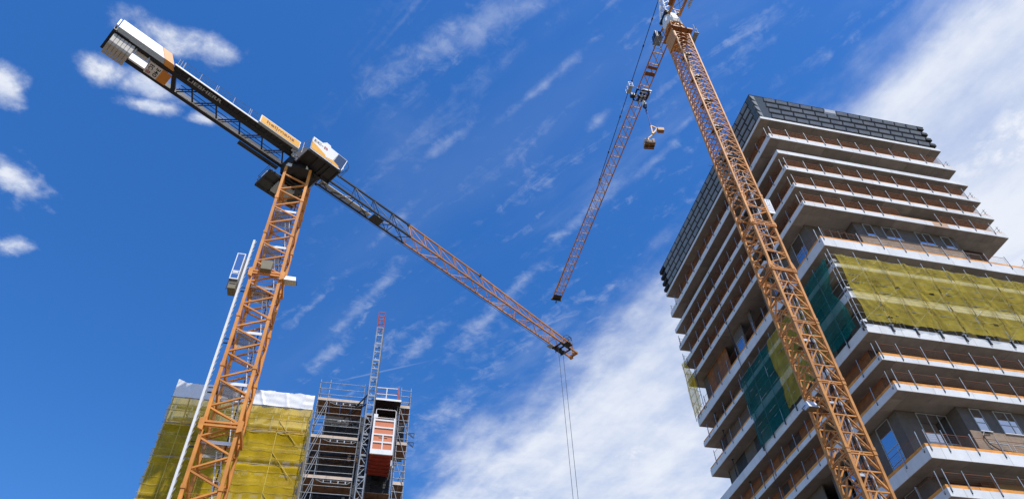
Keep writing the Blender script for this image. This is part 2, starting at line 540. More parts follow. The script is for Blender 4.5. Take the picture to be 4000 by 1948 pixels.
def text(name, s, m, parent, origin, X, Y, width, height, depth=0.01, bold=0.018):
    """flat lettering: origin = lower left corner, X reading direction, Y up; scaled to width x height"""
    cu = bpy.data.curves.new(name, 'FONT')
    cu.body = s
    cu.extrude = 0.0
    cu.offset = bold
    tmp = bpy.data.objects.new(name + '_tmp', cu)
    COL.objects.link(tmp)
    dg = bpy.context.evaluated_depsgraph_get()
    me = bpy.data.meshes.new_from_object(tmp.evaluated_get(dg))
    bpy.data.objects.remove(tmp)
    xs = [v.co.x for v in me.vertices]
    ys = [v.co.y for v in me.vertices]
    sx, sy = width / (max(xs) - min(xs)), height / (max(ys) - min(ys))
    x0, y0 = min(xs), min(ys)
    X, Y = Vector(X).normalized(), Vector(Y).normalized()
    Z = X.cross(Y)
    for v in me.vertices:
        v.co = Vector(((v.co.x - x0) * sx, (v.co.y - y0) * sy, 0))
    me.materials.clear()
    me.materials.append(m)
    o = Vector(origin) + Z * depth
    W = Matrix(((X.x, Y.x, Z.x, o.x), (X.y, Y.y, Z.y, o.y), (X.z, Y.z, Z.z, o.z), (0, 0, 0, 1)))
    return link(bpy.data.objects.new(name, me), parent, W)


def cloth(name, m, parent, P, nu, nv, amp, seed=0, edge=None):
    """sheet over the unit square; P(u, v) -> point, normal; random folds of amplitude amp"""
    rnd = random.Random(seed)
    waves = [(rnd.uniform(-9, 9), rnd.uniform(-5, 5), rnd.uniform(0, 6.28), rnd.uniform(0.3, 1.0)) for _ in range(9)]
    b = MB()
    vs, fs = [], []
    for j in range(nv + 1):
        for i in range(nu + 1):
            u, v = i / nu, j / nv
            p, n = P(u, v)
            h = sum(a * math.sin(fx * u * 4 + fy * v * 4 + ph) for fx, fy, ph, a in waves) / 4.0
            vs.append(p + n * (h * amp))
    for j in range(nv):
        for i in range(nu):
            k = j * (nu + 1) + i
            if edge and edge((i + .5) / nu, (j + .5) / nv):
                continue
            fs.append((k, k + 1, k + nu + 2, k + nu + 1))
    b.add(vs, fs)
    return b.build(name, m, parent, smooth=True)


# ------------------------------------------------------------------ ground
g = MB()
n = 24
for i in range(n):
    for j in range(n):
        x0, x1 = -1500 + 3000 * i / n, -1500 + 3000 * (i + 1) / n
        y0, y1 = -1500 + 3000 * j / n, -1500 + 3000 * (j + 1) / n
        g.add([(x0, y0, GZ), (x1, y0, GZ), (x1, y1, GZ), (x0, y1, GZ)], [(0, 1, 2, 3)])
go = g.build('ground', GROUND)
go['kind'] = 'structure'

# ================================================================== crane with the flat top (left)
FA = Frame(-19.05, 39.99, 15)
HA = 55.1
FJ = Frame(-19.05, 39.99, 90 - 41.4)          # x along the jib, y to its left
CA = thing('tower_crane', 'flat-top tower crane with yellow name board, white machinery housing and half grey, half orange jib', 'tower crane', (-19.05, 39.99, GZ), 'tower cranes over the site')
hw = 1.05
B0, H0 = 52.56, 2.23
zt = 53.45
lev = lambda k: B0 - H0 * k            # nodes of front-left and back-right chords
lev2 = lambda k: 51.42 - H0 * k        # nodes of front-right and back-left chords
i = 0
z1 = zt
while z1 > GZ + 0.2:
    z0 = max(GZ, zt - 4.46 * (i + 1))
    sec = MB()
    for sx in (-1, 1):
        for sy in (-1, 1):
            c0 = FA(sx * (hw - .1), sy * (hw - .1), 0)
            sec.fbox(FA, sx * hw - .11 - .0 * sx, sx * hw + .11, sy * hw - .11, sy * hw + .11, z0 + .004, z1)
            sec.fbox(FA, sx * hw - .145, sx * hw + .145, sy * hw - .145, sy * hw + .145, z0 + .06, z0 + .34)   # splice shoe
    so = sec.build('mast_section', ORANGE, CA)
    for kk in (2 * i, 2 * i + 1):
        if lev2(kk) < GZ + 0.5:
            continue
        d = hw - 0.02
        zl, zr, zl2 = lev(kk), lev2(kk), max(lev(kk + 1), GZ + .3)
        fl, fr, br_, bl = (-1, -1), (1, -1), (1, 1), (-1, 1)
        P = lambda c, z: FA(c[0] * d, c[1] * d, z)
        for a_, b_ in ((fl, fr), (br_, fr), (br_, bl), (fl, bl)):
            bar('brace', ORANGE, so, P(a_, zl - .06), P(b_, zr + .06), .115, .115)
            bar('brace', ORANGE, so, P(b_, zr - .06), P(a_, zl2 + .06), .115, .115)
    z1 = z0
    i += 1
for zc_, nm in ((40.05, 1), (26.65, 2)):
    cb = MB()
    for s in (-1, 1):
        cb.fbox(FA, -hw - .1, hw + .1, s * 1.22 - .06, s * 1.22 + .06, zc_ + .10, zc_ + .24)
        cb.fbox(FA, -hw - .1, hw + .1, s * 1.22 - .06, s * 1.22 + .06, zc_ - .16, zc_ - .02)
        cb.fbox(FA, s * 1.22 - .06, s * 1.22 + .06, -1.28, 1.28, zc_ - .16, zc_ + .24)
        cb.prism([FA(s * 1.0, -1.30, zc_ - .5), FA(s * 1.0 + .32 * s, -1.30, zc_ - .35), FA(s * 1.0 + .34 * s, -1.30, zc_ + .35), FA(s * 1.0, -1.30, zc_ + .5)], FA.uy * .22)
    cb.build('climbing_collar', ORANGE, CA)
for zp in (47.85, 43.45, 38.95, 34.5, 30.05, 25.6, 21.1):
    pl = MB()
    pl.fbox(FA, -.9, .35, -.75, .9, zp - .05, zp)
    po = pl.build('rest_platform', GRATE, CA)
    t1 = MB(); t1.fbox(FA, -.93, .93, -.80, -.76, zp - .06, zp + .17).build('toe_board', WHITE, po)
    t2 = MB(); t2.fbox(FA, -.93, .37, .90, .94, zp - .06, zp + .17).build('toe_board', WHITE, po)
    r = MB()
    for zz in (.55, 1.05):
        r.tube(FA(-.9, -.85, zp + zz), FA(.9, -.85, zp + zz), .018, 5)
        r.tube(FA(.9, -.85, zp + zz), FA(.9, .9, zp + zz), .018, 5)
    r.build('handrail', ORANGE, CA)
    ld = MB()
    zb = zp - 4.4
    x0l, y0l = .62, .1
    for s in (-.17, .17):
        ld.bar(FA(x0l + s + .25, y0l - .5, zb), FA(x0l + s - .55, y0l + .35, zp + .2), .05, .06)
    for q in range(15):
        t = (q + .5) / 15
        a_ = FA(x0l - .17 + .25 - .8 * t, y0l - .5 + .85 * t, zb + (zp + .2 - zb) * t)
        ld.tube(a_, a_ + FA.ux * .34, .014, 5)
    ld.build('ladder', ALU, CA)
    cg = MB()
    for q in range(6):
        t = (q + 1.5) / 7.5
        c_ = FA(x0l + .25 - .8 * t, y0l - .5 + .85 * t - .25, zb + (zp - zb) * t)
        cg.path([c_ + FA.ux * .36 * math.cos(a_) + FA.uy * .36 * math.sin(a_) for a_ in [math.pi + math.pi * k / 8 for k in range(9)]], .012, 4)
    cg.build('ladder_cage', GALV, CA)
cbl = MB()
cbl.path([FA(.35, .6, z) for z in (21, 30, 40, 52)], .045, 6)
cbl.build('power_cable', BLACK, CA)

# slewing part
sl = MB()
for q in range(28):
    a0, a1 = 2 * math.pi * q / 28, 2 * math.pi * (q + 1) / 28
    p = lambda r_, a_, z: FA(r_ * math.cos(a_), r_ * math.sin(a_), z)
    sl.box6([p(.72, a0, 53.46), p(1.32, a0, 53.46), p(1.32, a1, 53.46), p(.72, a1, 53.46), p(.72, a0, 53.95), p(1.32, a0, 53.95), p(1.32, a1, 53.95), p(.72, a1, 53.95)])
sl.build('slewing_ring', BLACK, CA)
hd = MB()
hd.box6([FJ(-1.3, -1.1, 53.96), FJ(1.5, -1.1, 53.96), FJ(1.5, 1.1, 53.96), FJ(-1.3, 1.1, 53.96), FJ(-1.5, -.75, 55.0), FJ(2.0, -.75, 55.0), FJ(2.0, 1.0, 55.0), FJ(-1.5, 1.0, 55.0)])
for s in (-.62, .62):
    hd.prism([FJ(-1.5, s, 55.0), FJ(2.2, s, 55.0), FJ(1.4, s, 56.4), FJ(.2, s, 57.3), FJ(-.5, s, 57.3)], FJ.uy * .1)
hd.fbox(FJ, -.3, .5, -.6, .7, 56.9, 57.2)
hd.build('slewing_head', BLACK, CA)
lamp = MB()
for x_, y_, z_ in ((1.55, -1.0, 54.5), (-1.45, -1.0, 54.6), (-1.6, -1.05, 55.1)):
    lamp.tube(FJ(x_ - .18, y_ - .05, z_), FJ(x_ + .2, y_ - .1, z_ - .15), .17, 8)
lamp.build('slewing_motor', LGREY, CA)
whs = MB()
for x_ in (-.75, .45):
    whs.prism([FA(x_ - .4, -1.16, 53.6), FA(x_ + .4, -1.16, 53.5), FA(x_ + .25, -1.16, 53.95), FA(x_ - .25, -1.16, 54.0)], FA.uy * .06)
whs.build('ring_cover', WHITE, CA)

# left service platform beside the head
sp_ = MB()
sp_.fbox(FJ, -2.35, 1.7, .95, 3.35, 53.50, 53.60)
for x_ in (-2.3, -.95, .4, 1.62):
    sp_.fbox(FJ, x_ - .06, x_ + .06, .95, 3.32, 53.36, 53.496)
for y_ in (1.0, 2.1, 3.28):
    sp_.fbox(FJ, -2.34, 1.68, y_ - .05, y_ + .05, 53.30, 53.36)
spo = sp_.build('service_platform', DGREY, CA)
rl = MB()
for x_ in (-2.3, -1.0, .3, 1.6):
    rl.tube(FJ(x_, 3.3, 53.6), FJ(x_, 3.3, 54.7), .025, 5)
for zz in (54.15, 54.7):
    rl.tube(FJ(-2.3, 3.3, zz), FJ(1.6, 3.3, zz), .022, 5)
    rl.tube(FJ(-2.3, 1.2, zz), FJ(-2.3, 3.3, zz), .022, 5)
rl.build('handrail', BLACK, spo)
cbx = MB(); cbx.fbox(FJ, -2.1, -1.2, 2.2, 3.1, 53.62, 54.7).build('switch_cabinet', WHITE, CA)
ub = MB(); ub.fbox(FJ, -1.1, .6, 1.3, 2.6, 53.0, 53.29).build('cable_box', LGREY, CA)

# operator's cab on the right-hand side
cy = -3.0
cabp = MB()
cabp.fbox(FJ, -1.1, 2.45, cy + .02, -1.05, 54.02, 54.10)
for x_ in (-1.05, .15, 1.0, 1.45, 2.35):
    cabp.fbox(FJ, x_ - .07, x_ + .07, cy + .05, -1.08, 53.88, 54.016)
cabp.fbox(FJ, -1.1, 2.4, cy + .02, cy + .14, 53.84, 53.88)
cabp.fbox(FJ, -1.1, 2.4, -1.2, -1.08, 53.80, 53.876)
cabp.fbox(FJ, -.9, 1.6, -1.1, -.6, 54.0, 54.5)
cabp.build('cab_platform', BLACK, CA)
cab = MB()
cab.prism([FJ(.25, cy + .05, 54.11), FJ(2.2, cy + .05, 54.11), FJ(2.62, cy + .05, 54.5), FJ(2.72, cy + .05, 55.9), FJ(.25, cy + .05, 55.9)], FJ.uy * 1.5)
cabo = cab.build('cab', WHITE, CA)
sidep = MB()   # the big white side plate with the stepped top
sidep.prism([FJ(-.96, cy - .02, 54.40), FJ(.45, cy - .02, 54.62), FJ(.52, cy - .02, 54.40), FJ(1.38, cy - .02, 54.62), FJ(1.80, cy - .02, 56.02), FJ(.92, cy - .02, 56.10), FJ(.85, cy - .02, 56.34), FJ(.40, cy - .02, 56.42), FJ(.02, cy - .02, 55.98), FJ(-.96, cy - .02, 55.98)], FJ.uy * .05)
spn = sidep.build('side_panel', WHITE, cabo)
yb_ = MB()
yb_.prism([FJ(-.97, cy - .05, 54.22), FJ(2.05, cy - .05, 54.06), FJ(2.02, cy - .05, 54.33), FJ(1.42, cy - .05, 54.58), FJ(.60, cy - .05, 54.36), FJ(.50, cy - .05, 54.62), FJ(-.97, cy - .05, 55.24)], FJ.uy * .025)
yb_.build('yellow_stripe', PANELOR if False else YELLOW, cabo)
wd = MB()
wd.prism([FJ(1.85, cy + .03, 56.0), FJ(1.48, cy + .03, 54.66), FJ(2.06, cy + .03, 54.36), FJ(2.42, cy + .03, 54.15), FJ(2.76, cy + .03, 55.92)], FJ.uy * .03)
wd.build('side_window', GLASS_D, cabo)
fr_ = MB()
fr_.prism([FJ(2.2, cy + .1, 54.16), FJ(2.63, cy + .1, 54.5), FJ(2.78, cy + .1, 55.88), FJ(2.74, cy + .1, 55.88), FJ(2.58, cy + .1, 54.52), FJ(2.2, cy + .1, 54.2)], FJ.uy * 1.35)
fr_.build('windscreen', GLASS_D, cabo)
ff = MB()
for y_ in (cy + .03, cy + 1.52):
    ff.path([FJ(2.42, y_, 54.12), FJ(2.82, y_, 55.97), FJ(1.8, y_, 56.03)], .032, 5)
ff.path([FJ(2.82, cy + .03, 55.97), FJ(2.82, cy + 1.52, 55.97)], .032, 5)
ff.build('window_frame', ALU, cabo)
gu = MB()
gu.path([FJ(2.82, cy, 55.8), FJ(3.05, cy - .1, 55.1), FJ(3.0, cy - .1, 54.6), FJ(2.3, cy + .9, 54.1)], .022, 5)
gu.path([FJ(3.05, cy - .1, 55.1), FJ(3.05, cy + 1.2, 55.1), FJ(2.82, cy + 1.4, 55.8)], .018, 5)
gu.path([FJ(3.0, cy - .1, 54.6), FJ(3.0, cy + 1.2, 54.6), FJ(3.05, cy + 1.2, 55.1)], .018, 5)
gu.build('guard_bar', BLACK, CA)
sk = MB()
sk.bar(FJ(-.96, cy - .02, 54.10), FJ(2.1, cy - .02, 54.0), .06, .09)
sk.bar(FJ(.1, cy - .02, 54.05), FJ(.1, cy - .02, 54.45), .06)
sk.fbox(FJ, .55, 1.35, cy - .05, cy, 53.98, 54.22)
sk.build('platform_edge', ALU, CA)
rr = MB()
for zz in (54.7, 55.2, 55.7):
    rr.tube(FJ(-1.0, cy, zz), FJ(-1.55, -1.2, zz - .1), .024, 5)
for t in (.0, .5, 1):
    p_ = FJ(-1.0 - .55 * t, cy + (3 - 1.2) * t, 54.1)
    rr.tube(p_, p_ + Vector((0, 0, 1.6 - .1 * t)), .026, 5)
rr.build('handrail', GALV, CA)
text('lettering', 'EC-', DKTXT, cabo, FJ(-.84, cy - .052, 55.42), FJ.ux + Vector((0, 0, -.05)), (0, 0, 1), .98, .30)
text('lettering', 'B', REDTXT, cabo, FJ(.24, cy - .052, 55.37), FJ.ux + Vector((0, 0, -.05)), (0, 0, 1), .40, .30)

# counter-jib
cj = MB()
cj.fbox(FJ, -18.2, -.6, -.74, -.26, 55.10, 55.62)
cj.fbox(FJ, -18.2, -.6, 1.02, 1.38, 55.10, 55.62)
cj.fbox(FJ, -18.32, -18.0, -.8, 1.5, 55.05, 55.45)
cj.fbox(FJ, -18.0, -17.0, -.76, -.72, 54.95, 55.09)
cjo = cj.build('counter_jib', BLACK, CA)
for k in range(4):
    xa = -12.25 + 2.29 * k + 1.0
    bar('cross_strut', BLACK, cjo, FJ(xa + .0, -.26, 55.22), FJ(xa + .75, 1.02, 55.22), .12)
    bar('diagonal_strut', BLACK, cjo, FJ(xa + .85, 1.02, 55.22), FJ(xa + 2.1, -.26, 55.22), .09)
    bar('diagonal_strut', BLACK, cjo, FJ(xa + 1.15, 1.02, 55.2), FJ(xa + 2.3, -.2, 55.2), .07)
bar('cross_strut', BLACK, cjo, FJ(-2.25, -.3, 55.22), FJ(-1.45, 1.02, 55.22), .12)
bar('cross_strut', BLACK, cjo, FJ(-12.9, -.26, 55.25), FJ(-12.3, 1.02, 55.25), .34, .3)
bar('diagonal_strut', BLACK, cjo, FJ(-12.1, .8, 55.2), FJ(-11.1, -.2, 55.2), .08)
bar('diagonal_strut', BLACK, cjo, FJ(-12.0, 1.0, 55.2), FJ(-10.8, -.2, 55.2), .08)
rod = MB()
for k in range(5):
    rod.tube(FJ(-11.6 + 2.3 * k, .93, 55.07), FJ(-9.7 + 2.3 * k, .93, 55.07), .045, 6)
rod.build('stay_rod', ALU, cjo)
cable = MB()
cable.tube(FJ(-12, .3, 55.4), FJ(-2, .5, 55.4), .035, 5)
cable.tube(FJ(-12, .6, 55.3), FJ(-2, .75, 55.3), .03, 5)
cable.build('hoist_cable', ROPE, cjo)
wk = MB()
wk.fbox(FJ, -13.3, -1.3, -1.26, -.76, 55.14, 55.19)
for k in range(22):
    wk.fbox(FJ, -13.1 + k * .54, -13.04 + k * .54, -1.26, -.75, 55.05, 55.13)
wko = wk.build('walkway', BLACK, CA)
we = MB(); we.fbox(FJ, -13.35, -5.5, -1.32, -1.27, 55.10, 55.27).build('walkway_edge', WHITE, wko)
for x0_, x1_ in ((-13.2, -12.75), (-12.7, -9.75), (-9.6, -6.5), (-6.35, -4.5), (-4.4, -2.9), (-2.8, -1.4)):
    h = MB()
    for zz in (55.7, 56.22):
        h.tube(FJ(x0_, -1.3, zz), FJ(x1_, -1.3, zz), .020, 5)
    for x_ in (x0_, (x0_ + x1_) / 2, x1_):
        h.tube(FJ(x_, -1.3, 55.19), FJ(x_, -1.3, 56.22), .024, 5)
    h.build('handrail', GALV, wko)
text('lettering', 'LIEBHERR', LGREY, wko, FJ(-11.95, -.74, 55.045), FJ.ux, -FJ.uy, 3.15, .34)
lw_ = MB()      # walkway on the far side
lw_.fbox(FJ, -5.6, -1.5, 1.42, 1.72, 55.02, 55.10)
lw_.fbox(FJ, -5.6, -1.5, 1.72, 1.76, 54.98, 55.05)
lwo = lw_.build('walkway', DGREY, CA)
MB().fbox(FJ, -5.62, -1.5, 1.762, 1.80, 54.98, 55.10).build('walkway_edge', OLIVE, lwo)

# name board
nb_ = MB()
nb_.fbox(FJ, -5.52, -1.40, -1.60, -1.34, 54.98, 56.0)
nbo = nb_.build('name_board', LGREY, CA)
MB().fbox(FJ, -5.53, -1.39, -1.625, -1.602, 55.0, 56.02).build('board_frame', WHITE, nbo)
MB().fbox(FJ, -5.44, -1.48, -1.640, -1.627, 55.09, 55.93).build('board_face', YELLOW, nbo)
text('lettering', 'heijmans', BROWNTXT, nbo, FJ(-4.90, -1.642, 55.24), FJ.ux, (0, 0, 1), 2.85, .58, bold=.016)

# machinery housing
mh = MB()
mh.prism([FJ(-18.1, -1.05, 55.32), FJ(-14.22, -1.05, 55.32), FJ(-14.78, -1.05, 56.48), FJ(-18.1, -1.05, 56.48)], FJ.uy * 2.3)
mho = mh.build('machinery_housing', WHITE, CA)
MB().prism([FJ(-14.19, -1.055, 55.32), FJ(-13.35, -1.055, 55.32), FJ(-13.93, -1.055, 56.48), FJ(-14.75, -1.055, 56.48)], FJ.uy * 2.31).build('orange_end', PANELOR, mho)
lo = MB()
lo.box6([FJ(-18.1, -.72, 55.02), FJ(-14.0, -.72, 55.02), FJ(-14.0, -.7, 55.05), FJ(-18.1, -.7, 55.05), FJ(-18.1, -1.06, 55.31), FJ(-14.2, -1.06, 55.31), FJ(-14.2, -.9, 55.31), FJ(-18.1, -.9, 55.31)])
lo.build('lower_skirt', LGREY, mho)
lo = MB()
lo.box6([FJ(-13.98, -.74, 54.96), FJ(-13.15, -.74, 54.96), FJ(-13.15, -.7, 55.0), FJ(-13.98, -.7, 55.0), FJ(-14.18, -1.07, 55.31), FJ(-13.36, -1.07, 55.31), FJ(-13.36, -.9, 55.31), FJ(-14.18, -.9, 55.31)])
lo.build('lower_skirt', PANELOR, mho)
MB().fbox(FJ, -18.32, -18.2, -1.0, 1.0, 55.5, 56.4).build('end_rail', WHITE, mho)
# ballast blocks
for k in range(6):
    x_ = -18.08 + k * .292
    b = MB()
    b.prism([FJ(x_, -.60, 54.9), FJ(x_, -.66, 53.72), FJ(x_, -.52, 53.5), FJ(x_, .66, 53.5), FJ(x_, .78, 53.7), FJ(x_, .72, 54.9)], FJ.ux * .272)
    b.prism([FJ(x_ + .02, -.5, 54.9), FJ(x_ + .02, .6, 54.9), FJ(x_ + .02, .6, 55.2), FJ(x_ + .02, -.5, 55.2)], FJ.ux * .23)
    bo = b.build('ballast_block', BALLAST, CA, bevel=.025)
tb = MB()
tb.fbox(FJ, -16.30, -14.98, -.47, -.43, 53.42, 54.28)
tb.fbox(FJ, -16.30, -14.98, -.43, -.3, 53.44, 53.48)
tbo = tb.build('ballast_carrier', WHITE, CA)
k_ = MB()
k_.fbox(FJ, -16.32, -14.96, -.50, -.40, 54.285, 54.36)
for x_ in (-16.2, -15.1):
    k_.fbox(FJ, x_ - .05, x_ + .05, -.46, -.40, 54.36, 55.1)
k_.build('carrier_rail', LGREY, tbo)
pn = MB()
pn.fbox(FJ, -14.88, -13.0, -.22, 1.06, 55.03, 55.08)
pno = pn.build('number_panel', WHITE, CA)
MB().fbox(FJ, -13.80, -13.0, -.22, 1.06, 55.022, 55.029).build('orange_field', PANELOR, pno)
text('lettering', '340', DKTXT, pno, FJ(-14.22, -.08, 55.028), FJ.uy, FJ.ux, .98, .34)
text('lettering', 'EC-', DKTXT, pno, FJ(-14.76, -.06, 55.028), FJ.uy, FJ.ux, .66, .34)
text('lettering', 'B', REDTXT, pno, FJ(-14.76, .68, 55.028), FJ.uy, FJ.ux, .30, .34)

# jib: near chord y=-.55, far chord y=.58, top chord at 57.45
yn, yf, zb_, ztop = -.54, .58, 55.18, 57.45


def jib_section(m, x0, x1, nodes, topx, zt0, zt1, cw):
    s = MB()
    s.fbox(FJ, x0, x1 - .012, yn - cw, yn + cw, zb_ - cw, zb_ + cw)
    s.fbox(FJ, x0, x1 - .012, yf - cw, yf + cw, zb_ - cw, zb_ + cw)
    tx0 = max(x0, topx)
    s.bar(FJ(tx0, .02, zt0), FJ(x1 - .012, .02, zt1), cw * 1.9)
    o = s.build('jib_section', m, CA)
    for k, (a_, b_) in enumerate(zip(nodes[:-1], nodes[1:])):
        mid = (a_ + b_) / 2
        f = lambda x: zt0 + (zt1 - zt0) * (x - tx0) / max(.01, x1 - tx0)
        w_ = cw * .85
        if a_ >= topx - .3:
            ta = max(a_, topx)
            for y_ in (yn, yf):
                bar('brace', m, o, FJ(ta, .02, f(ta) - .06), FJ(a_ + .02, y_, zb_ + .05), w_ * .8)
                bar('brace', m, o, FJ(ta + .1, .02, f(ta) - .08), FJ(b_ - .08, y_, zb_ + .05), w_ * .75)
        bar('brace', m, o, FJ(a_ + .03, yn, zb_), FJ(a_ + .03, yf, zb_), w_ * .8) if k % 2 == 0 else None
        bar('brace', m, o, FJ(a_ + .06, yn if k % 2 == 0 else yf, zb_), FJ(b_ - .06, yf if k % 2 == 0 else yn, zb_), w_ * .7)
        bar('brace', m, o, FJ(mid, yf, zb_), FJ(b_ - .05, yn, zb_), w_ * .6)
    return o


jg = [1.2, 3.44, 5.84, 8.17, 10.57, 12.85]
jib_section(DGREY, 1.0, 12.86, jg, 3.75, ztop, 57.52, .085)
bounds = [(12.87, 23.3, 5), (23.31, 39.0, 8)]
zz0 = 57.55
for x0_, x1_, nb2 in bounds:
    zz1 = 57.42 if x1_ < 30 else 56.75
    jib_section(ORANGE2, x0_, x1_, [x0_ + (x1_ - x0_) * q / nb2 for q in range(nb2 + 1)], x0_, zz0, zz1, .075)
    zz0 = zz1
pin = MB()
for x_ in (12.86, 23.3):
    pin.fbox(FJ, x_ - .12, x_ + .12, -.08, .12, 57.3, 57.66)
pin.build('pin_joint', BLACK, CA)
jw = MB()   # inner walkway, lighting trunking and trolley winch
jw.fbox(FJ, 2.2, 8.1, .05, .45, 55.24, 55.28)
jw.build('inner_walkway', LGREY, CA)
MB().fbox(FJ, 2.3, 8.2, -.04, .05, 55.2, 55.26).build('white_duct', WHITE, CA)
MB().fbox(FJ, 8.25, 9.5, -.42, .52, 55.02, 55.08).build('winch_platform', DGREY, CA)
MB().tube(FJ(8.9, -.35, 55.35), FJ(8.9, .3, 55.35), .22, 10).build('trolley_winch', LGREY, CA)
lr = MB()
for x_ in range(2, 12):
    lr.tube(FJ(x_ + .3, -.33, 56.0), FJ(x_ + 1.3, -.33, 56.0), .018, 4)
lr.build('safety_line', ROPE, CA)
hr = MB(); hr.tube(FJ(1, .70, 55.0), FJ(36, .70, 54.95), .022, 5)
hr.build('trolley_rope', ROPE, CA)
tip = MB()
tip.fbox(FJ, 38.9, 39.15, -.62, .66, 55.05, 55.3)
tip.bar(FJ(39.0, .02, 55.3), FJ(38.95, .02, 56.75), .12)
tip.tube(FJ(39.0, .2, 54.95), FJ(39.0, .5, 54.95), .22, 10)
tip.build('jib_tip', ORANGE2, CA)
# trolley with basket
tr_ = MB()
tr_.fbox(FJ, 35.9, 37.7, -.72, -.50, 54.86, 55.02)
tr_.fbox(FJ, 35.9, 37.7, .52, .74, 54.86, 55.02)
for x_ in (35.95, 36.6, 37.6):
    tr_.fbox(FJ, x_ - .08, x_ + .08, -.7, .72, 54.74, 54.86)
for x_ in (36.2, 36.8, 37.3):
    tr_.tube(FJ(x_, .0, 54.7), FJ(x_, .25, 54.7), .2, 10)
tro = tr_.build('trolley', BLACK, CA)
for x_ in (36.0, 37.55):
    for y_ in (-.6, .62):
        MB().tube(FJ(x_, y_ - .05, 55.06), FJ(x_, y_ + .05, 55.06), .11, 10).build('trolley_wheel', LGREY, tro)
bk = MB()
for z_ in (54.85, 55.35, 55.9):
    bk.path([FJ(36.3, -1.35, z_), FJ(37.2, -1.35, z_), FJ(37.2, -.8, z_), FJ(36.3, -.8, z_), FJ(36.3, -1.35, z_)], .022, 5)
for x_ in (36.3, 37.2):
    for y_ in (-1.35, -.8):
        bk.tube(FJ(x_, y_, 54.85), FJ(x_, y_, 55.9), .022, 5)
bk.path([FJ(36.75 + .32 * math.cos(a_), -1.37, 55.35 + .42 * math.sin(a_)) for a_ in [2 * math.pi * q / 16 for q in range(17)]], .035, 5)
bk.fbox(FJ, 36.3, 37.2, -1.35, -.8, 54.80, 54.845)
bk.build('maintenance_basket', BLACK, tro)
MB().fbox(FJ, 35.2, 35.9, .3, .95, 54.86, 54.90).build('trolley_plate', LGREY, tro)
for x_ in (35.95, 36.85):
    bar('guide_rod', BLACK, tro, FJ(x_, .25, 54.85), FJ(x_ + .02, .25, 53.9), .06)
for x_, y_ in ((36.52, .25), (36.96, -.03)):
    bar('hoist_rope', ROPE, CA, FJ(x_, y_, 54.7), FJ(x_, y_, 12.0), .045, kind='tube')
hb = MB()
hb.prism([FJ(36.3, .05, 12.1), FJ(37.2, .05, 12.1), FJ(37.1, .05, 11.2), FJ(36.75, .05, 10.8), FJ(36.4, .05, 11.2)], FJ.uy * .16)
hb.path([FJ(36.75, .13, 10.8), FJ(36.75, .13, 10.5), FJ(36.9, .13, 10.3), FJ(36.75, .13, 10.1), FJ(36.58, .13, 10.25)], .06, 6)
hb.build('hook_block', YELLOW, CA)

# ------------------------------------------------------------------ service lift on the left crane
FU = Frame(0, 0, 14.47)                        # the common grid of the two buildings: x along the fronts, y into depth
LZ = 43.2
LS = thing('service_lift', 'white crane lift car with blue glazed front riding a white rail beside the orange mast', 'lift', tuple(FU(-10.3, LZ, GZ)))
rm = MB()
rm.fbox(FU, -10.36, -10.20, LZ - .1, LZ + .1, GZ, 44.4)
rmo = rm.build('guide_rail', WHITE, LS)
rk = MB()
for q in range(60):
    z_ = 15 + q * .49
    rk.bar(FU(-10.19, LZ - .08, z_), FU(-10.12 + .04 * (q % 2), LZ - .08, z_ + .36), .035)
rk.build('rack_cover', LGREY, rmo)
for z_ in (41.2, 39.2, 34.2, 30.0, 25.9, 21.5):
    t = MB()
    t.tube(FU(-10.1, LZ, z_), FU(-9.45, LZ + .0, z_), .035, 5)
    t.tube(FU(-10.1, LZ, z_ - .38), FU(-9.45, LZ, z_ - .38), .05, 5)
    t.tube(FU(-9.5, LZ, z_ - .5), FU(-9.5, LZ, z_ + .8), .03, 5)
    t.build('rail_tie', BLACK, LS)
cz0, cz1 = 39.75, 42.55
cx0, cx1 = -11.14, -10.50
cy0 = LZ - .25
car = MB()
car.fbox(FU, cx0 + .02, cx1 - .02, cy0 + .03, cy0 + 1.0, cz0, cz1)
caro = car.build('lift_car', LGREY, LS)
MB().fbox(FU, cx0 + .07, cx1 - .07, cy0 + .005, cy0 + .024, cz0 + .10, cz1 - .08).build('front_glazing', GLASS, caro)
fm = MB()
fm.fbox(FU, cx0, cx0 + .07, cy0, cy0 + .06, cz0, cz1)
fm.fbox(FU, cx1 - .07, cx1, cy0, cy0 + .06, cz0, cz1)
fm.fbox(FU, cx0 + .07, cx1 - .07, cy0, cy0 + .06, cz1 - .08, cz1)
fm.fbox(FU, cx0 + .07, cx1 - .07, cy0, cy0 + .06, cz0, cz0 + .10)
fm.fbox(FU, cx0 + .07, cx1 - .07, cy0 - .004, cy0 + .05, cz0 + .86, cz0 + .91)
fm.fbox(FU, cx0 + .07, cx1 - .07, cy0 - .004, cy0 + .05, cz0 + .55, cz0 + .60)
fm.build('door_frame', WHITE, caro)
MB().fbox(FU, cx0 + .12, cx1 - .12, cy0 - .02, cy0 - .006, cz0 + .64, cz0 + .82).build('name_plate', WHITE, caro)
un = MB()
un.fbox(FU, cx0 + .06, cx1 - .02, cy0 + .12, cy0 + 1.0, cz0 - .85, cz0 - .03)
uno = un.build('drive_housing', OLIVE, caro)
MB().fbox(FU, cx0 + .12, cx1 - .06, cy0 + .10, cy0 + .118, cz0 - .42, cz0 - .34).build('vent_slot', BLACK, uno)
MB().fbox(FU, cx0, cx0 + .05, cy0 + .02, cy0 + .1, cz0 - 1.05, cz0).build('side_rail', BLACK, caro)

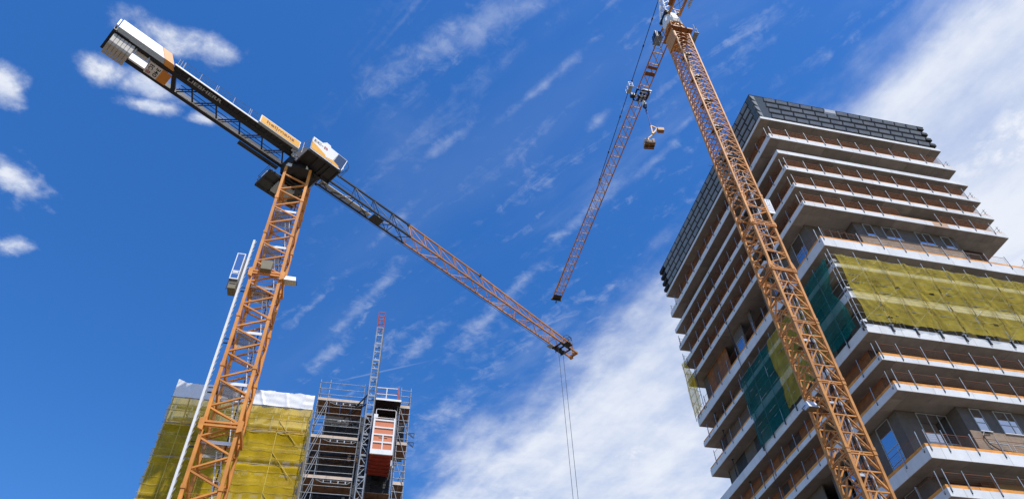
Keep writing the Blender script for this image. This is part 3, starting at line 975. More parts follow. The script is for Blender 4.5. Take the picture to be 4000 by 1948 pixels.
# floodlights on the two masts
def floodlight(F, x, y, z, sx, label, lens=LAMPG):
    t = thing('floodlight', label, 'floodlight', tuple(F(x, y, z)), 'floodlights on the crane masts')
    b = MB()
    b.box6([F(x - sx, y - .35, z - .32), F(x + sx, y - .35, z - .32), F(x + sx, y + .3, z - .25), F(x - sx, y + .3, z - .25), F(x - sx * .8, y - .1, z + .3), F(x + sx * .8, y - .1, z + .3), F(x + sx * .8, y + .3, z + .3), F(x - sx * .8, y + .3, z + .3)])
    h = b.build('housing', ALU, t)
    MB().fbox(F, x - sx * .85, x + sx * .85, y - .33, y + .26, z - .345, z - .325).build('lens', lens, h)
    k = MB()
    k.path([F(x - sx - .03, y, z), F(x - sx - .03, y + .5, z), F(x + sx + .03, y + .5, z), F(x + sx + .03, y, z)], .025, 5)
    k.build('bracket', BLACK, t)
    return t


fb = thing('spotlight_box', 'square brown-grey lamp housing hung on the front of the left crane mast', 'lamp housing', tuple(FA(-.15, -1.35, 40.4)))
q = MB()
q.box6([FA(-.46, -1.72, 40.08), FA(.30, -1.72, 40.08), FA(.32, -1.36, 40.02), FA(-.48, -1.36, 40.02), FA(-.50, -1.72, 40.98), FA(.34, -1.72, 40.98), FA(.34, -1.36, 41.0), FA(-.5, -1.36, 41.0)])
q.build('housing', OLIVE, fb)
floodlight(FA, 1.72, -.55, 40.35, .46, 'white floodlight sticking out to the right of the left crane mast')

# ================================================================== hammerhead crane (right)
FB = Frame(22.26, 44.77, 15)
FK = Frame(22.26, 44.77, 90 + 15.67)
CB = thing('tower_crane', 'tall orange hammerhead crane rising in front of the high-rise, its stayed jib pointing away', 'tower crane', (22.26, 44.77, GZ), 'tower cranes over the site')
rest = MB()          # bracing of the far faces and of the hidden foot
FL_, FR_, BR_, BL_ = (-1, -1), (1, -1), (1, 1), (-1, 1)
faces = ((FL_, FR_, True), (FL_, BL_, True), (FR_, BR_, False), (BL_, BR_, False))


def kbay(so, F, zt_, zb2, w_, hs_, indiv):
    d = hs_
    for c0, c1, vis in faces:
        A_ = F(c0[0] * d, c0[1] * d, zt_)
        B_ = F(c1[0] * d, c1[1] * d, zt_)
        A2, B2 = F(c0[0] * d, c0[1] * d, zb2 + .08), F(c1[0] * d, c1[1] * d, zb2 + .08)
        mid = (A_ + B_) / 2
        for p_, q_ in ((A_, B_), (mid - (B_ - A_) * .04, A2), (mid + (B_ - A_) * .04, B2)):
            if vis and indiv:
                bar('brace', ORANGE2, so, p_, q_, w_, w_)
            else:
                rest.bar(p_, q_, w_, w_)


def chords(F, z0, z1, hs_, cw, m, parent, shoe=True):
    s = MB()
    for c in (FL_, FR_, BR_, BL_):
        s.fbox(F, c[0] * hs_ - cw, c[0] * hs_ + cw, c[1] * hs_ - cw, c[1] * hs_ + cw, z0 + .004, z1)
        if shoe:
            s.fbox(F, c[0] * hs_ - cw - .03, c[0] * hs_ + cw + .03, c[1] * hs_ - cw - .03, c[1] * hs_ + cw + .03, z1 - .30, z1 - .03)
            s.fbox(F, c[0] * hs_ - cw - .03, c[0] * hs_ + cw + .03, c[1] * hs_ - cw - .03, c[1] * hs_ + cw + .03, z0 + .06, z0 + .30)
    return s.build('mast_section', m, parent)


zj = 43.0
while zj > GZ + .5:
    z0 = max(GZ, zj - 5.74)
    so = chords(FB, z0, zj, 1.0, .105, ORANGE2, CB)
    # doubled frame at the joint
    for c0, c1, vis in faces:
        A_, B_ = FB(c0[0], c0[1], zj - .28), FB(c1[0], c1[1], zj - .28)
        (bar('brace', ORANGE2, so, A_, B_, .09, .09) if vis and zj > 20 else rest.bar(A_, B_, .09))
    for k in range(4):
        a_, b_ = zj - .10 - 1.435 * k, zj - .10 - 1.435 * (k + 1)
        if b_ > GZ:
            kbay(so, FB, a_, b_, .10, .99, b_ > 20)
    zj = z0
# climbing cage with single lacing
so = chords(FB, 43.01, 53.0, 1.0, .10, ORANGE2, CB)
for k in range(5):
    zl = 51.6 - 2.0 * k
    zr_, zr2 = zl + 1.0, zl - 1.0
    for c0, c1, vis in faces:
        p = lambda c, z: FB(c[0] * .99, c[1] * .99, z)
        for a_, b_ in ((p(c0, zl), p(c1, zr_)), (p(c0, zl), p(c1, zr2 + .06)), (p(c0, zl - .5), p(c1, zl - .55))):
            if vis:
                bar('brace', ORANGE2, so, a_, b_, .08, .08)
            else:
                rest.bar(a_, b_, .08)
for zc_ in (42.75, 48.5):
    cb = MB()
    for s in (-1, 1):
        for dz in (-.10, .12):
            cb.fbox(FB, -1.15, 1.15, s * 1.14 - .03, s * 1.14 + .03, zc_ + dz - .035, zc_ + dz + .035)
            cb.fbox(FB, s * 1.14 - .03, s * 1.14 + .03, -1.10, 1.10, zc_ + dz - .035, zc_ + dz + .035)
        hh = 1.0 if zc_ < 45 else .4
        cb.prism([FB(s * 1.08, -1.1, zc_ - .1), FB(s * 1.26, -1.1, zc_ + .1), FB(s * 1.26, -1.1, zc_ + .35), FB(s * 1.08, -1.1, zc_ + .4 + hh)], FB.uy * .2)
    cb.build('climbing_collar', ORANGE2, CB)
# upper mast, closely braced
zu = 85.25
k = 0
while zu > 53.2:
    n_ = min(6, int(round((zu - 53.05) / 1.0222)))
    z0 = zu - n_ * 1.0222
    if z0 < 53.9:
        z0 = 53.01
    so = chords(FB, z0, zu, 1.0, .085, ORANGE2, CB, False)
    for q in range(n_):
        a_ = zu - 1.0222 * q - .05
        kbay(so, FB, a_, a_ - 1.0222, .072, .99, True)
    zu = z0
ro = rest.build('rear_bracing', ORANGE2, CB)
ro['kind'] = 'stuff'
for zp in (81.5, 76.2, 70.9, 65.6, 60.3, 52.0, 46.0, 41.6, 35.9, 30.1, 24.4):
    p_ = MB(); p_.fbox(FB, -.1, .9, -.2, .9, zp - .06, zp)
    po = p_.build('rest_platform', TIMBER if zp < 45 else BLACK, CB)
    MB().fbox(FB, -.12, .92, -.24, -.20, zp - .08, zp + .14).build('toe_board', GALV if zp > 45 else ALU, po)
    ld = MB()
    for s in (-.17, .17):
        ld.bar(FB(.45 + s, .35, zp - 5.2), FB(.55 + s, -.1, zp + .3), .05, .05)
    for q_ in range(16):
        t = (q_ + .5) / 16
        ld.tube(FB(.28 + .1 * t, .35 - .45 * t, zp - 5.2 + 5.5 * t), FB(.62 + .1 * t, .35 - .45 * t, zp - 5.2 + 5.5 * t), .014, 4)
    ld.build('ladder', ALU, CB)
pc = MB()
for x_, y_ in ((.55, -.5), (.68, -.38)):
    pc.path([FB(x_, y_, z) for z in (15, 25, 36, 48, 57)], .045, 5)
pc.build('power_cable', WHITE, CB)
pc = MB()
pc.path([FB(.35, -.45, z) for z in (15, 25, 36, 48, 57)], .05, 5)
pc.build('power_cable', BLACK, CB)

# mast head: cladding plates, platform, cone, white turret
mp = MB()
mp.fbox(FB, -1.16, -1.12, -1.05, 1.05, 83.2, 86.3)
mp.fbox(FB, -1.12, 1.05, 1.06, 1.10, 84.0, 86.3)
mp.build('head_plate', ORANGE2, CB)
pf = MB()
pf.fbox(FB, -1.35, 1.75, -1.18, 1.4, 86.35, 86.47)
for s in (-1.4, 0, 1.5):
    pf.fbox(FB, s * .85 - .08, s * .85 + .08, -1.15, 1.35, 86.2, 86.346)
pf.fbox(FB, -1.3, 1.7, -1.24, -1.185, 86.3, 86.6)
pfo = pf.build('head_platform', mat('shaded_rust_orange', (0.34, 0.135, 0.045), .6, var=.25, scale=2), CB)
r_ = MB()
for zz in (87.0, 87.5):
    r_.path([FB(1.9, -1.4, zz), FB(2.5, -1.0, zz), FB(2.5, 1.0, zz), FB(1.9, 1.55, zz), FB(-1.7, 1.55, zz)], .022, 5)
for x_, y_ in ((1.9, -1.4), (2.5, -1.0), (2.5, 1.0), (-1.7, 1.55), (.3, 1.55)):
    r_.tube(FB(x_, y_, 86.0), FB(x_, y_, 87.5), .025, 5)
r_.fbox(FB, 1.95, 2.55, -1.1, 1.1, 86.05, 86.1)
r_.build('handrail', GALV, pfo)
cn = MB()
for c in (FL_, FR_, BR_, BL_):
    c2 = {FL_: FR_, FR_: BR_, BR_: BL_, BL_: FL_}[c]
    cn.bar(FB(c[0] * .98, c[1] * .98, 86.47), FB(c[0] * .78, c[1] * .78, 88.3), .2)
    cn.bar(FB(c[0] * .98, c[1] * .98, 86.6), FB((c[0] + c2[0]) * .4, (c[1] + c2[1]) * .4, 88.25), .13)
    cn.bar(FB((c[0] + c2[0]) * .4, (c[1] + c2[1]) * .4, 88.25), FB(c2[0] * .98, c2[1] * .98, 86.6), .13)
cn.fbox(FB, -.9, .9, -.9, .9, 88.2, 88.42)
cn.build('support_frame', ORANGE2, CB)
tt = MB()
oct_ = lambda r0, z: [FB(r0 * math.cos(R(22.5 + 45 * q)), r0 * math.sin(R(22.5 + 45 * q)), z) for q in range(8)]
lo_, mi_, hi_ = oct_(1.10, 88.43), oct_(1.28, 89.0), oct_(.98, 90.9)
tt.add(lo_ + mi_ + hi_, [tuple(range(8))[::-1], tuple(range(16, 24))] + [(i, (i + 1) % 8, 8 + (i + 1) % 8, 8 + i) for i in range(8)] + [(8 + i, 8 + (i + 1) % 8, 16 + (i + 1) % 8, 16 + i) for i in range(8)])
tto = tt.build('turret', WHITE, CB)
st_ = MB()
for q in range(8):
    st_.bar(mi_[q], hi_[q], .05)
st_.build('panel_seam', LGREY, tto)
sb = MB()
sb.fbox(FK, -.9, .95, -.95, .95, 90.92, 91.15)
sb.fbox(FK, -1.0, 1.1, -.98, -.7, 91.15, 91.5)
sb.fbox(FK, -1.0, 1.1, .7, .98, 91.15, 91.5)
sb.build('slewing_frame', BLACK, CB)
# cab beside the jib root
cbm = MB()
cbm.prism([FK(1.5, .95, 88.5), FK(2.5, .95, 88.5), FK(2.75, .95, 88.9), FK(2.5, .95, 90.0), FK(1.5, .95, 90.0)], FK.uy * .8)
co = cbm.build('cab', BLACK, CB)
MB().prism([FK(1.56, .935, 88.6), FK(2.45, .935, 88.6), FK(2.68, .935, 88.9), FK(2.45, .935, 89.9), FK(1.56, .935, 89.9)], FK.uy * .012).build('side_window', GLASS_D, co)
fr = MB()
fr.fbox(FK, 1.4, 2.8, .85, 1.85, 88.40, 88.46)
for x_ in (1.4, 2.1, 2.8):
    fr.tube(FK(x_, 1.83, 87.6), FK(x_, 1.83, 89.6), .025, 5)
    fr.tube(FK(x_, .87, 87.6), FK(x_, .87, 89.6), .025, 5)
fr.path([FK(1.4, 1.83, 87.6), FK(2.8, 1.83, 87.6), FK(2.8, .87, 87.6), FK(1.4, .87, 87.6)], .025, 5)
fr.build('cab_frame', GALV, CB)

# tower head
ah = MB()
ap = FK(-.25, 0, 98.6)
for y_ in (-.75, .75):
    ah.bar(FK(1.25, y_, 91.4), FK(-.1, y_ * .25, 98.4), .16)
    ah.bar(FK(-.75, y_, 91.4), FK(-.4, y_ * .25, 98.4), .16)
for q in range(5):
    t0, t1 = q / 5, (q + 1) / 5
    s0, s1 = (.75 * (1 - .75 * t0)), (.75 * (1 - .75 * t1))
    z0_, z1_ = 91.4 + 7 * t0, 91.4 + 7 * t1
    xf0, xf1, xr0, xr1 = 1.25 - 1.35 * t0, 1.25 - 1.35 * t1, -.75 + .35 * t0, -.75 + .35 * t1
    ah.bar(FK(xf0, -s0, z0_), FK(xf1, s1, z1_), .08)
    ah.bar(FK(xr0, s0, z0_), FK(xr1, -s1, z1_), .08)
    ah.bar(FK(xf0, s0, z0_), FK(xr1, s1, z1_), .08)
    ah.bar(FK(xf0, -s0, z0_), FK(xr1, -s1, z1_), .08)
    ah.bar(FK(xf1, -s1, z1_), FK(xf1, s1, z1_), .08)
ah.build('tower_head', ALU, CB)
# counter-jib
cj = MB()
for y_ in (-.85, .62):
    cj.fbox(FK, -13.5, -.9, y_ - .12, y_ + .12, 90.3, 90.72)
cjo = cj.build('counter_jib', ORANGE2, CB)
for q in range(6):
    x_ = -1.6 - q * 2
    bar('cross_strut', ORANGE2, cjo, FK(x_, -.73, 90.45), FK(x_, .5, 90.45), .12)
    bar('diagonal_strut', GALV, cjo, FK(x_, -.73, 90.4), FK(x_ - 2, .5, 90.4), .08)
    bar('diagonal_strut', GALV, cjo, FK(x_, .5, 90.4), FK(x_ - 2, -.73, 90.4), .08)
wp = MB(); wp.fbox(FK, -13.0, -2.0, .76, 1.3, 90.3, 90.36)
wpo = wp.build('walkway', PLY, CB)
gp = MB(); gp.fbox(FK, -9.0, -2.3, -1.55, -1.45, 90.0, 90.9)
gpo = gp.build('side_board', LGREY, CB)
rl = MB()
for zz in (91.0, 91.5):
    rl.tube(FK(-13, 1.3, zz), FK(-2, 1.3, zz), .02, 5)
    rl.tube(FK(-13, -1.45, zz), FK(-2.3, -1.45, zz), .02, 5)
rl.build('handrail', GALV, CB)
for q in range(5):
    MB().fbox(FK, -13.3 + q * .55, -12.8 + q * .55, -.7, .5, 87.6, 90.28).build('ballast_block', BALLAST, CB)
for y_ in (-.85, .62):
    bar('tie_bar', BLACK, CB, FK(-.4, y_ * .2, 98.4), FK(-12.5, y_, 90.75), .08)

# jib
STRUT = mat('sunlit_tone_orange_paint', (0.50, 0.32, 0.16), .55, var=.2, scale=2, dirt=.4, dirtcol=(.3, .13, .05))  # crane orange made paler: sunlight on the struts is put into the colour
sections = [(1.2, 8, 4), (8, 18.6, 6), (18.6, 29.2, 6), (29.2, 39.8, 6), (39.8, 54.4, 8)]
side = MB()
for x0_, x1_, nb2 in sections:
    s = MB()
    for y_ in (-.77, .77):
        s.fbox(FK, x0_, x1_ - .01, y_ - .065, y_ + .065, 90.16, 90.30)
    tz = lambda x: 92.35 if x < 40 else 92.35 - .5 * (x - 40) / 14.4
    s.bar(FK(x0_, 0, tz(x0_)), FK(x1_ - .01, 0, tz(x1_)), .13)
    o = s.build('jib_section', ORANGE2, CB)
    for q in range(nb2):
        a_, b_ = x0_ + (x1_ - x0_) * q / nb2, x0_ + (x1_ - x0_) * (q + 1) / nb2
        bar('cross_strut', STRUT, o, FK(a_ + .05, -.72, 90.22), FK(a_ + .05, .72, 90.22), .11, .08)
        bar('diagonal_strut', STRUT, o, FK(a_ + .15, .72, 90.22), FK(b_ - .05, -.72, 90.22), .09, .07)
        m_ = (a_ + b_) / 2
        for y_ in (-.77, .77):
            side.bar(FK(a_, y_, 90.25), FK(m_, 0, tz(m_)), .06)
            side.bar(FK(m_, 0, tz(m_)), FK(b_, y_, 90.25), .06)
so_ = side.build('side_lacing', ORANGE2, CB)
so_['kind'] = 'stuff'
te = MB()
te.fbox(FK, 54.3, 54.55, -.95, .95, 90.05, 90.35)
te.fbox(FK, 53.2, 54.4, -.70, .70, 90.18, 90.21)
te.tube(FK(54.6, -.05, 89.9), FK(54.95, -.05, 89.9), .12, 8)
te.build('jib_end', BLACK, CB)
for x0_, x1_ in ((6.6, 7.05), (7.5, 8.1)):
    MB().fbox(FK, x0_, x1_, -.68, .68, 90.06, 90.12).build('jib_platform', PLY, CB)
tie = MB()
tie.tube(FK(-.25, 0, 98.4), FK(29.2, 0, 92.75), .055, 6)
for t in (.12, .25, .43, .62, .82, .98):
    p_ = FK(-.25 + 29.45 * t, 0, 98.4 - 5.65 * t)
    d_ = (FK(29.2, 0, 92.75) - FK(-.25, 0, 98.4)).normalized()
    tie.tube(p_ - d_ * .22, p_ + d_ * .22, .11, 6)
tie.bar(FK(29.2, 0, 92.75), FK(29.2, 0, 92.35), .16)
tie.build('tie_bar', BLACK, CB)
tp = MB()
tp.tube(FK(1.3, .2, 91.9), FK(53, .2, 91.5), .02, 4)
tp.tube(FK(1.3, -.2, 90.35), FK(53, -.2, 90.35), .02, 4)
tp.build('trolley_rope', ROPE, CB)

# trolley of the right crane
tb = MB()
tb.fbox(FK, 10.2, 12.1, -.98, -.84, 89.85, 90.12)
tb.fbox(FK, 10.2, 12.1, .84, .98, 89.85, 90.12)
for x_ in (10.3, 11.15, 12.0):
    tb.fbox(FK, x_ - .07, x_ + .07, -.9, .9, 89.72, 89.85)
for x_ in (10.7, 11.3, 11.7):
    tb.tube(FK(x_, -.35, 89.7), FK(x_, -.1, 89.7), .24, 10)
    tb.tube(FK(x_, .15, 89.7), FK(x_, .4, 89.7), .24, 10)
to = tb.build('trolley', BLACK, CB)
for x_ in (10.4, 10.9, 11.5, 11.9):
    MB().tube(FK(x_, -.2, 89.55), FK(x_ + .1, .25, 89.5), .12, 8).build('sheave', LGREY, to)
MB().fbox(FK, 10.1, 10.22, -1.15, .2, 89.8, 90.0).build('bumper', WHITE, to)
MB().fbox(FK, 10.5, 11.6, -1.16, -1.06, 89.9, 90.05).build('bumper', WHITE, to)
bk = MB()
bk.fbox(FK, 9.85, 11.1, 1.75, 2.3, 89.6, 89.66)
bko = bk.build('maintenance_basket', LGREY, to)
r_ = MB()
for z_ in (90.1, 90.6):
    r_.path([FK(9.85, 1.75, z_), FK(9.85, 2.3, z_), FK(11.1, 2.3, z_), FK(11.1, 1.75, z_)], .025, 5)
for x_, y_ in ((9.85, 2.3), (11.1, 2.3), (9.85, 1.75), (11.1, 1.75), (10.5, 2.3)):
    r_.tube(FK(x_, y_, 89.6), FK(x_, y_, 90.6), .025, 5)
r_.path([FK(9.9, 1.75, 89.7), FK(10.2, .95, 90.0)], .04, 5)
r_.path([FK(11.0, 1.75, 89.7), FK(11.2, .95, 90.0)], .04, 5)
r_.build('handrail', ALU, bko)
MB().fbox(FK, 11.0, 11.6, 1.05, 1.6, 89.4, 89.9).build('winch_box', DGREY, to)
hk = Vector(FK(11.15, -.05, 0))
for dx in (-.22, .22):
    for dy in (-.12, .12):
        bar('hoist_rope', ROPE, CB, hk + FK.ux * dx + FK.uy * dy + Vector((0, 0, 89.6)), hk + FK.ux * dx * .8 + FK.uy * dy + Vector((0, 0, 87.9)), .055, kind='tube')
hb = MB()
hb.prism([hk + FK.ux * a_ + FK.uy * -.15 + Vector((0, 0, z)) for a_, z in ((-.3, 88.0), (.3, 88.0), (.34, 87.2), (.12, 86.6), (-.12, 86.6), (-.34, 87.2))], FK.uy * .3)
hbo = hb.build('hook_block', BLACK, CB)
MB().prism([hk + FK.ux * a_ + FK.uy * -.17 + Vector((0, 0, z)) for a_, z in ((-.2, 88.3), (.2, 88.3), (.28, 87.5), (-.28, 87.5))], FK.uy * .34).build('cheek_plate', WHITE, hbo)
hh = MB()
hh.path([hk + Vector((0, 0, 86.6)), hk + Vector((0, 0, 86.2)), hk + FK.ux * .16 + Vector((0, 0, 86.0)), hk + Vector((0, 0, 85.8)), hk + FK.ux * -.16 + Vector((0, 0, 85.95))], .06, 6)
hh.build('hook', BLACK, hbo)

# pallet fork hanging on a blue sling, with its packed load
az_ = R(14.0)
lf = Vector((-math.cos(az_), math.sin(az_), 0))      # to the left as seen from the street
tw = Vector((-math.sin(az_), -math.cos(az_), 0))     # towards the street
fl = (lf * .9 + tw * .35).normalized()
fs = fl.cross(Vector((0, 0, 1))).normalized()
PF = thing('pallet_fork', 'yellow C-shaped pallet fork with a counterweight box, hanging from the right crane', 'pallet fork', tuple(hk + Vector((0, 0, 82.3))))
Z = lambda z: Vector((0, 0, z))
sg = MB()
sg.tube(hk + Z(85.75), hk + Z(82.4), .06, 6)
sg.tube(hk + Z(85.75), hk + Z(85.3), .11, 6)
sg.tube(hk + Z(82.7), hk + Z(82.35), .12, 6)
sg.build('sling', BLUESLING, PF)
fo = MB()
top = hk + Z(82.3)
fo.bar(top, top - fl * .75 + Z(-.6), .16, .14)
fo.bar(top, top + fl * .10 + Z(-2.0), .15, .14)
fo.bar(top - fl * .62 + Z(-.7), top - fl * .2 + Z(-1.8), .14, .14)
fo.bar(top - fl * .3 + Z(-1.4), top + fl * .1 + Z(-2.05), .34, .2)
fo.bar(top + Z(-2.0), top + fl * .85 + Z(-3.0), .13, .13)
fo.bar(top + fl * .85 + Z(-3.0), top + fl * 1.05 + Z(-4.75), .10, .14)
for s in (-.28, .28):
    fo.bar(top + fl * .35 + fs * s + Z(-4.80), top + fl * 1.75 + fs * s + Z(-4.80), .10, .08)
fo.bar(top + fl * 1.05 + fs * -.32 + Z(-4.72), top + fl * 1.05 + fs * .32 + Z(-4.72), .11, .11)
foo = fo.build('fork_frame', mat('fork_yellow', (0.50, 0.25, 0.06), .55, var=.15), PF)
cw = MB()
cc = top - fl * 1.15 + Z(-.95)
cw.bar(cc - fl * .42, cc + fl * .42, .55, .58)
cw.build('counterweight', mat('counterweight_ochre', (0.42, 0.20, 0.055), .6, var=.2), PF)
PL = thing('pallet_load', 'wrapped pallet of pale stone blocks carried in the hanging fork', 'pallet load', tuple(top + fl * .9 + Z(-4.7)))
c0 = top + fl * .95 + Z(-4.62)
pb = MB()
for s in (-.46, 0, .46):
    pb.bar(c0 - fl * .66 + fs * s + Z(-.10), c0 + fl * .66 + fs * s + Z(-.10), .12, .11)
pb.bar(c0 - fl * .66, c0 + fl * .66, 1.1, .04)
pb.build('pallet', TIMBER, PL)
for i_ in range(3):
    for j_ in range(3):
        for k_ in range(3):
            p_ = c0 + fl * (-.43 + .43 * i_) + fs * (-.35 + .35 * j_) + Z(.17 + .26 * k_)
            if k_ == 2 and (i_ + 2 * j_) % 4 == 1:
                continue
            bar('block', BRICK if k_ < 2 else BALLAST, PL, p_ - fl * .205, p_ + fl * .205, .335, .245)
st = MB()
for t in (-.3, .3):
    st.path([c0 + fl * t + fs * .56 + Z(0), c0 + fl * t + fs * .56 + Z(.86), c0 + fl * t - fs * .56 + Z(.86), c0 + fl * t - fs * .56 + Z(0)], .02, 4)
st.build('strap', BLACK, PL)
# board and floodlight on the right crane
SB = thing('notice_board', 'white rectangular board fixed to the right side of the right crane mast', 'board', tuple(FB(1.6, -1.0, 51)))
b = MB(); b.fbox(FB, 1.12, 1.72, -1.12, -1.06, 50.35, 52.35); bo = b.build('panel', WHITE, SB)
fm = MB()
for z_ in (50.75, 51.05, 51.35):
    fm.fbox(FB, 1.18, 1.66, -1.14, -1.122, z_, z_ + .03)
fm.path([FB(1.3, -1.13, 51.6), FB(1.55, -1.13, 51.6), FB(1.55, -1.13, 52.2), FB(1.3, -1.13, 52.2), FB(1.3, -1.13, 51.6)], .015, 4)
fm.build('raised_trim', LGREY, bo)
k_ = MB(); k_.bar(FB(1.02, -1.0, 51.2), FB(1.3, -1.06, 51.2), .06); k_.bar(FB(1.02, -1.0, 50.6), FB(1.7, -1.06, 50.5), .04); k_.build('bracket', BLACK, SB)
floodlight(FB, -1.32, .35, 30.1, .42, 'floodlight fixed low on the left corner of the right crane mast', OLIVE)

# ================================================================== high-rise under construction (right)
FH = Frame(29.97, 48.72, 14.47)
WB, LB = 24.30, 31.14
HR = thing('high_rise', 'high-rise shell with projecting pale concrete floors and a dark panelled crown', 'building', tuple(FH(WB / 2, LB / 2, GZ)))
SL = [(72.76, 73.17), (68.79, 69.58), (65.83, 66.40), (62.83, 63.48), (59.83, 60.43), (56.82, 57.48), (50.75, 51.89), (47.85, 48.36), (43.92, 44.75),
      (39.88, 40.83), (36.91, 37.42), (33.87, 34.53), (27.85, 28.83), (24.82, 25.49), (21.8, 22.45)]
z_ = 18.75
while z_ > 1:
    SL.append((z_, z_ + .65)); z_ -= 3.02
slabs = []
rj = random.Random(3)
for i, (z0, z1) in enumerate(SL):
    b = MB()
    b.fbox(FH, .07, WB - .02, .07, LB - .02, z0 + .04, z1 - .03)
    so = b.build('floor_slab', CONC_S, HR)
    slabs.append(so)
    if i < 14:
        first = [1.25, 3.4] if i in (0, 1, 2, 3, 4, 5, 12) else [1.35, 3.5]
        ja = [0] + first + [first[1] + 3.62 * q for q in range(1, 6)] + [22.9, WB]
        jb = [0, 2.85] + [2.85 + 3.6 * q for q in range(1, 8)] + [LB]
        for p_, q_ in zip(ja[:-1], ja[1:]):
            m_ = WALLT if (i == 5 and 12 < p_ < 15) else CONC_W
            if m_ is WALLT:
                fbar('fascia_panel', CONC_W, so, FH, p_ + .012, p_ + .9, 0, .065, z0, z1)
                o_ = fbar('fascia_panel', mat('bare_fascia_board', (.50, .36, .26), .8, var=.06), so, FH, p_ + .92, q_ - .9, .015, .065, z0, z1)
                o_['label'] = 'bare pinkish-brown fascia board without its white facing'
                fbar('fascia_panel', CONC_W, so, FH, q_ - .88, q_ - .012, 0, .065, z0, z1)
            else:
                fbar('fascia_panel', m_, so, FH, p_ + .012, q_ - .012, 0, .065 + .0, z0, z1)
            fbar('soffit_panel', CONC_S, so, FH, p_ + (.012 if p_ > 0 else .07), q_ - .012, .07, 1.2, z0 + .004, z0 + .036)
        for p_, q_ in zip(jb[:-1], jb[1:]):
            p2 = max(p_, .068)
            fbar('fascia_panel', CONC_W, so, FH, 0.002, .066, p2 + (.012 if p_ > 0 else 0), q_ - .012, z0 + .002, z1)
            p2 = max(p_, 1.215)
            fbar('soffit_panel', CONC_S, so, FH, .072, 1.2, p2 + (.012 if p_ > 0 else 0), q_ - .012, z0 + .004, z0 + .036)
    e = MB()
    e.fbox(FH, WB - .019, WB + .03, .07, LB, z0, z1)
    e.fbox(FH, .07, WB - .03, LB - .019, LB + .03, z0, z1)
    if i >= 14:
        e.fbox(FH, 0, WB - .03, 0, .06, z0, z1)
        e.fbox(FH, 0, .06, .07, LB - .02, z0, z1)
    e.build('end_fascia', CONC_W, so)
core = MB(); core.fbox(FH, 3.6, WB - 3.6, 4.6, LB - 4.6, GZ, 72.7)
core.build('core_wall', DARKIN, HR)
basew = MB(); basew.fbox(FH, 1.6, WB - 1.6, 1.6, LB - 1.6, GZ, 24.7)
basew.build('base_wall', WALLG, HR)
# rear and right-hand walls of every storey
for (u0, u1), (l0, l1) in zip(SL[:14], SL[1:15]):
    b = MB()
    b.fbox(FH, WB - 1.45, WB - 1.35, 2.6, LB - 1.3, l1 - .03, u0 + .03)
    b.fbox(FH, 1.5, WB - 1.5, LB - 1.4, LB - 1.3, l1 - .03, u0 + .03)
    b.build('rear_wall', WALLG, HR)


def wall_run(axis, pos, segs, z0, z1, th=.12):
    """wall panels along the right front (axis 'a' at b=pos) or the left front (axis 'b' at a=pos)"""
    for p_, q_, m_ in segs:
        if m_ is None:
            continue
        jit = rj.uniform(0, .02)
        if axis == 'a':
            fbar('wall_panel', m_, HR, FH, p_, q_ - .015, pos + jit, pos + th, z0, z1)
        else:
            fbar('wall_panel', m_, HR, FH, pos + jit, pos + th, p_, q_ - .015, z0, z1)


def window(axis, pos, p0, p1, z0, z1, mull=(), trans=(), sill=True):
    fr_ = MB()
    t = .055
    def bx(a0, a1, zz0, zz1, d0=-.07, d1=.0):
        if axis == 'a':
            fr_.fbox(FH, a0, a1, pos + d0, pos + d1, zz0, zz1)
        else:
            fr_.fbox(FH, pos + d0, pos + d1, a0, a1, zz0, zz1)
    bx(p0, p0 + t, z0, z1); bx(p1 - t, p1, z0, z1); bx(p0 + t, p1 - t, z1 - t, z1); bx(p0 + t, p1 - t, z0, z0 + t)
    for m_ in mull:
        bx(m_ - t / 2, m_ + t / 2, z0 + t, z1 - t, -.066, -.004)
    for t_ in trans:
        bx(p0 + t, p1 - t, t_ - t / 2, t_ + t / 2, -.062, -.006)
    o = fr_.build('window', LGREY, HR)
    xs = [p0 + t] + sorted(mull) + [p1 - t]
    for a_, b_ in zip(xs[:-1], xs[1:]):
        if axis == 'a':
            fbar('pane', GLASS, o, FH, a_ + .03, b_ - .03, pos - .03, pos - .012, z0 + t, z1 - t)
        else:
            fbar('pane', GLASS, o, FH, pos - .03, pos - .012, a_ + .03, b_ - .03, z0 + t, z1 - t)
    if sill:
        if axis == 'a':
            fbar('sill', WHITE, o, FH, p0 - .05, p1 + .05, pos - .14, pos - .002, z0 - .06, z0 - .003)
        else:
            fbar('sill', WHITE, o, FH, pos - .14, pos - .002, p0 - .05, p1 + .05, z0 - .06, z0 - .003)
    return o


def rand_segs(p0, p1, mats, lo=.9, hi=2.6):
    s, out = p0, []
    while s < p1 - .3:
        e_ = min(p1, s + rj.uniform(lo, hi))
        if p1 - e_ < .6:
            e_ = p1
        out.append((s, e_, rj.choice(mats)))
        s = e_
    return out


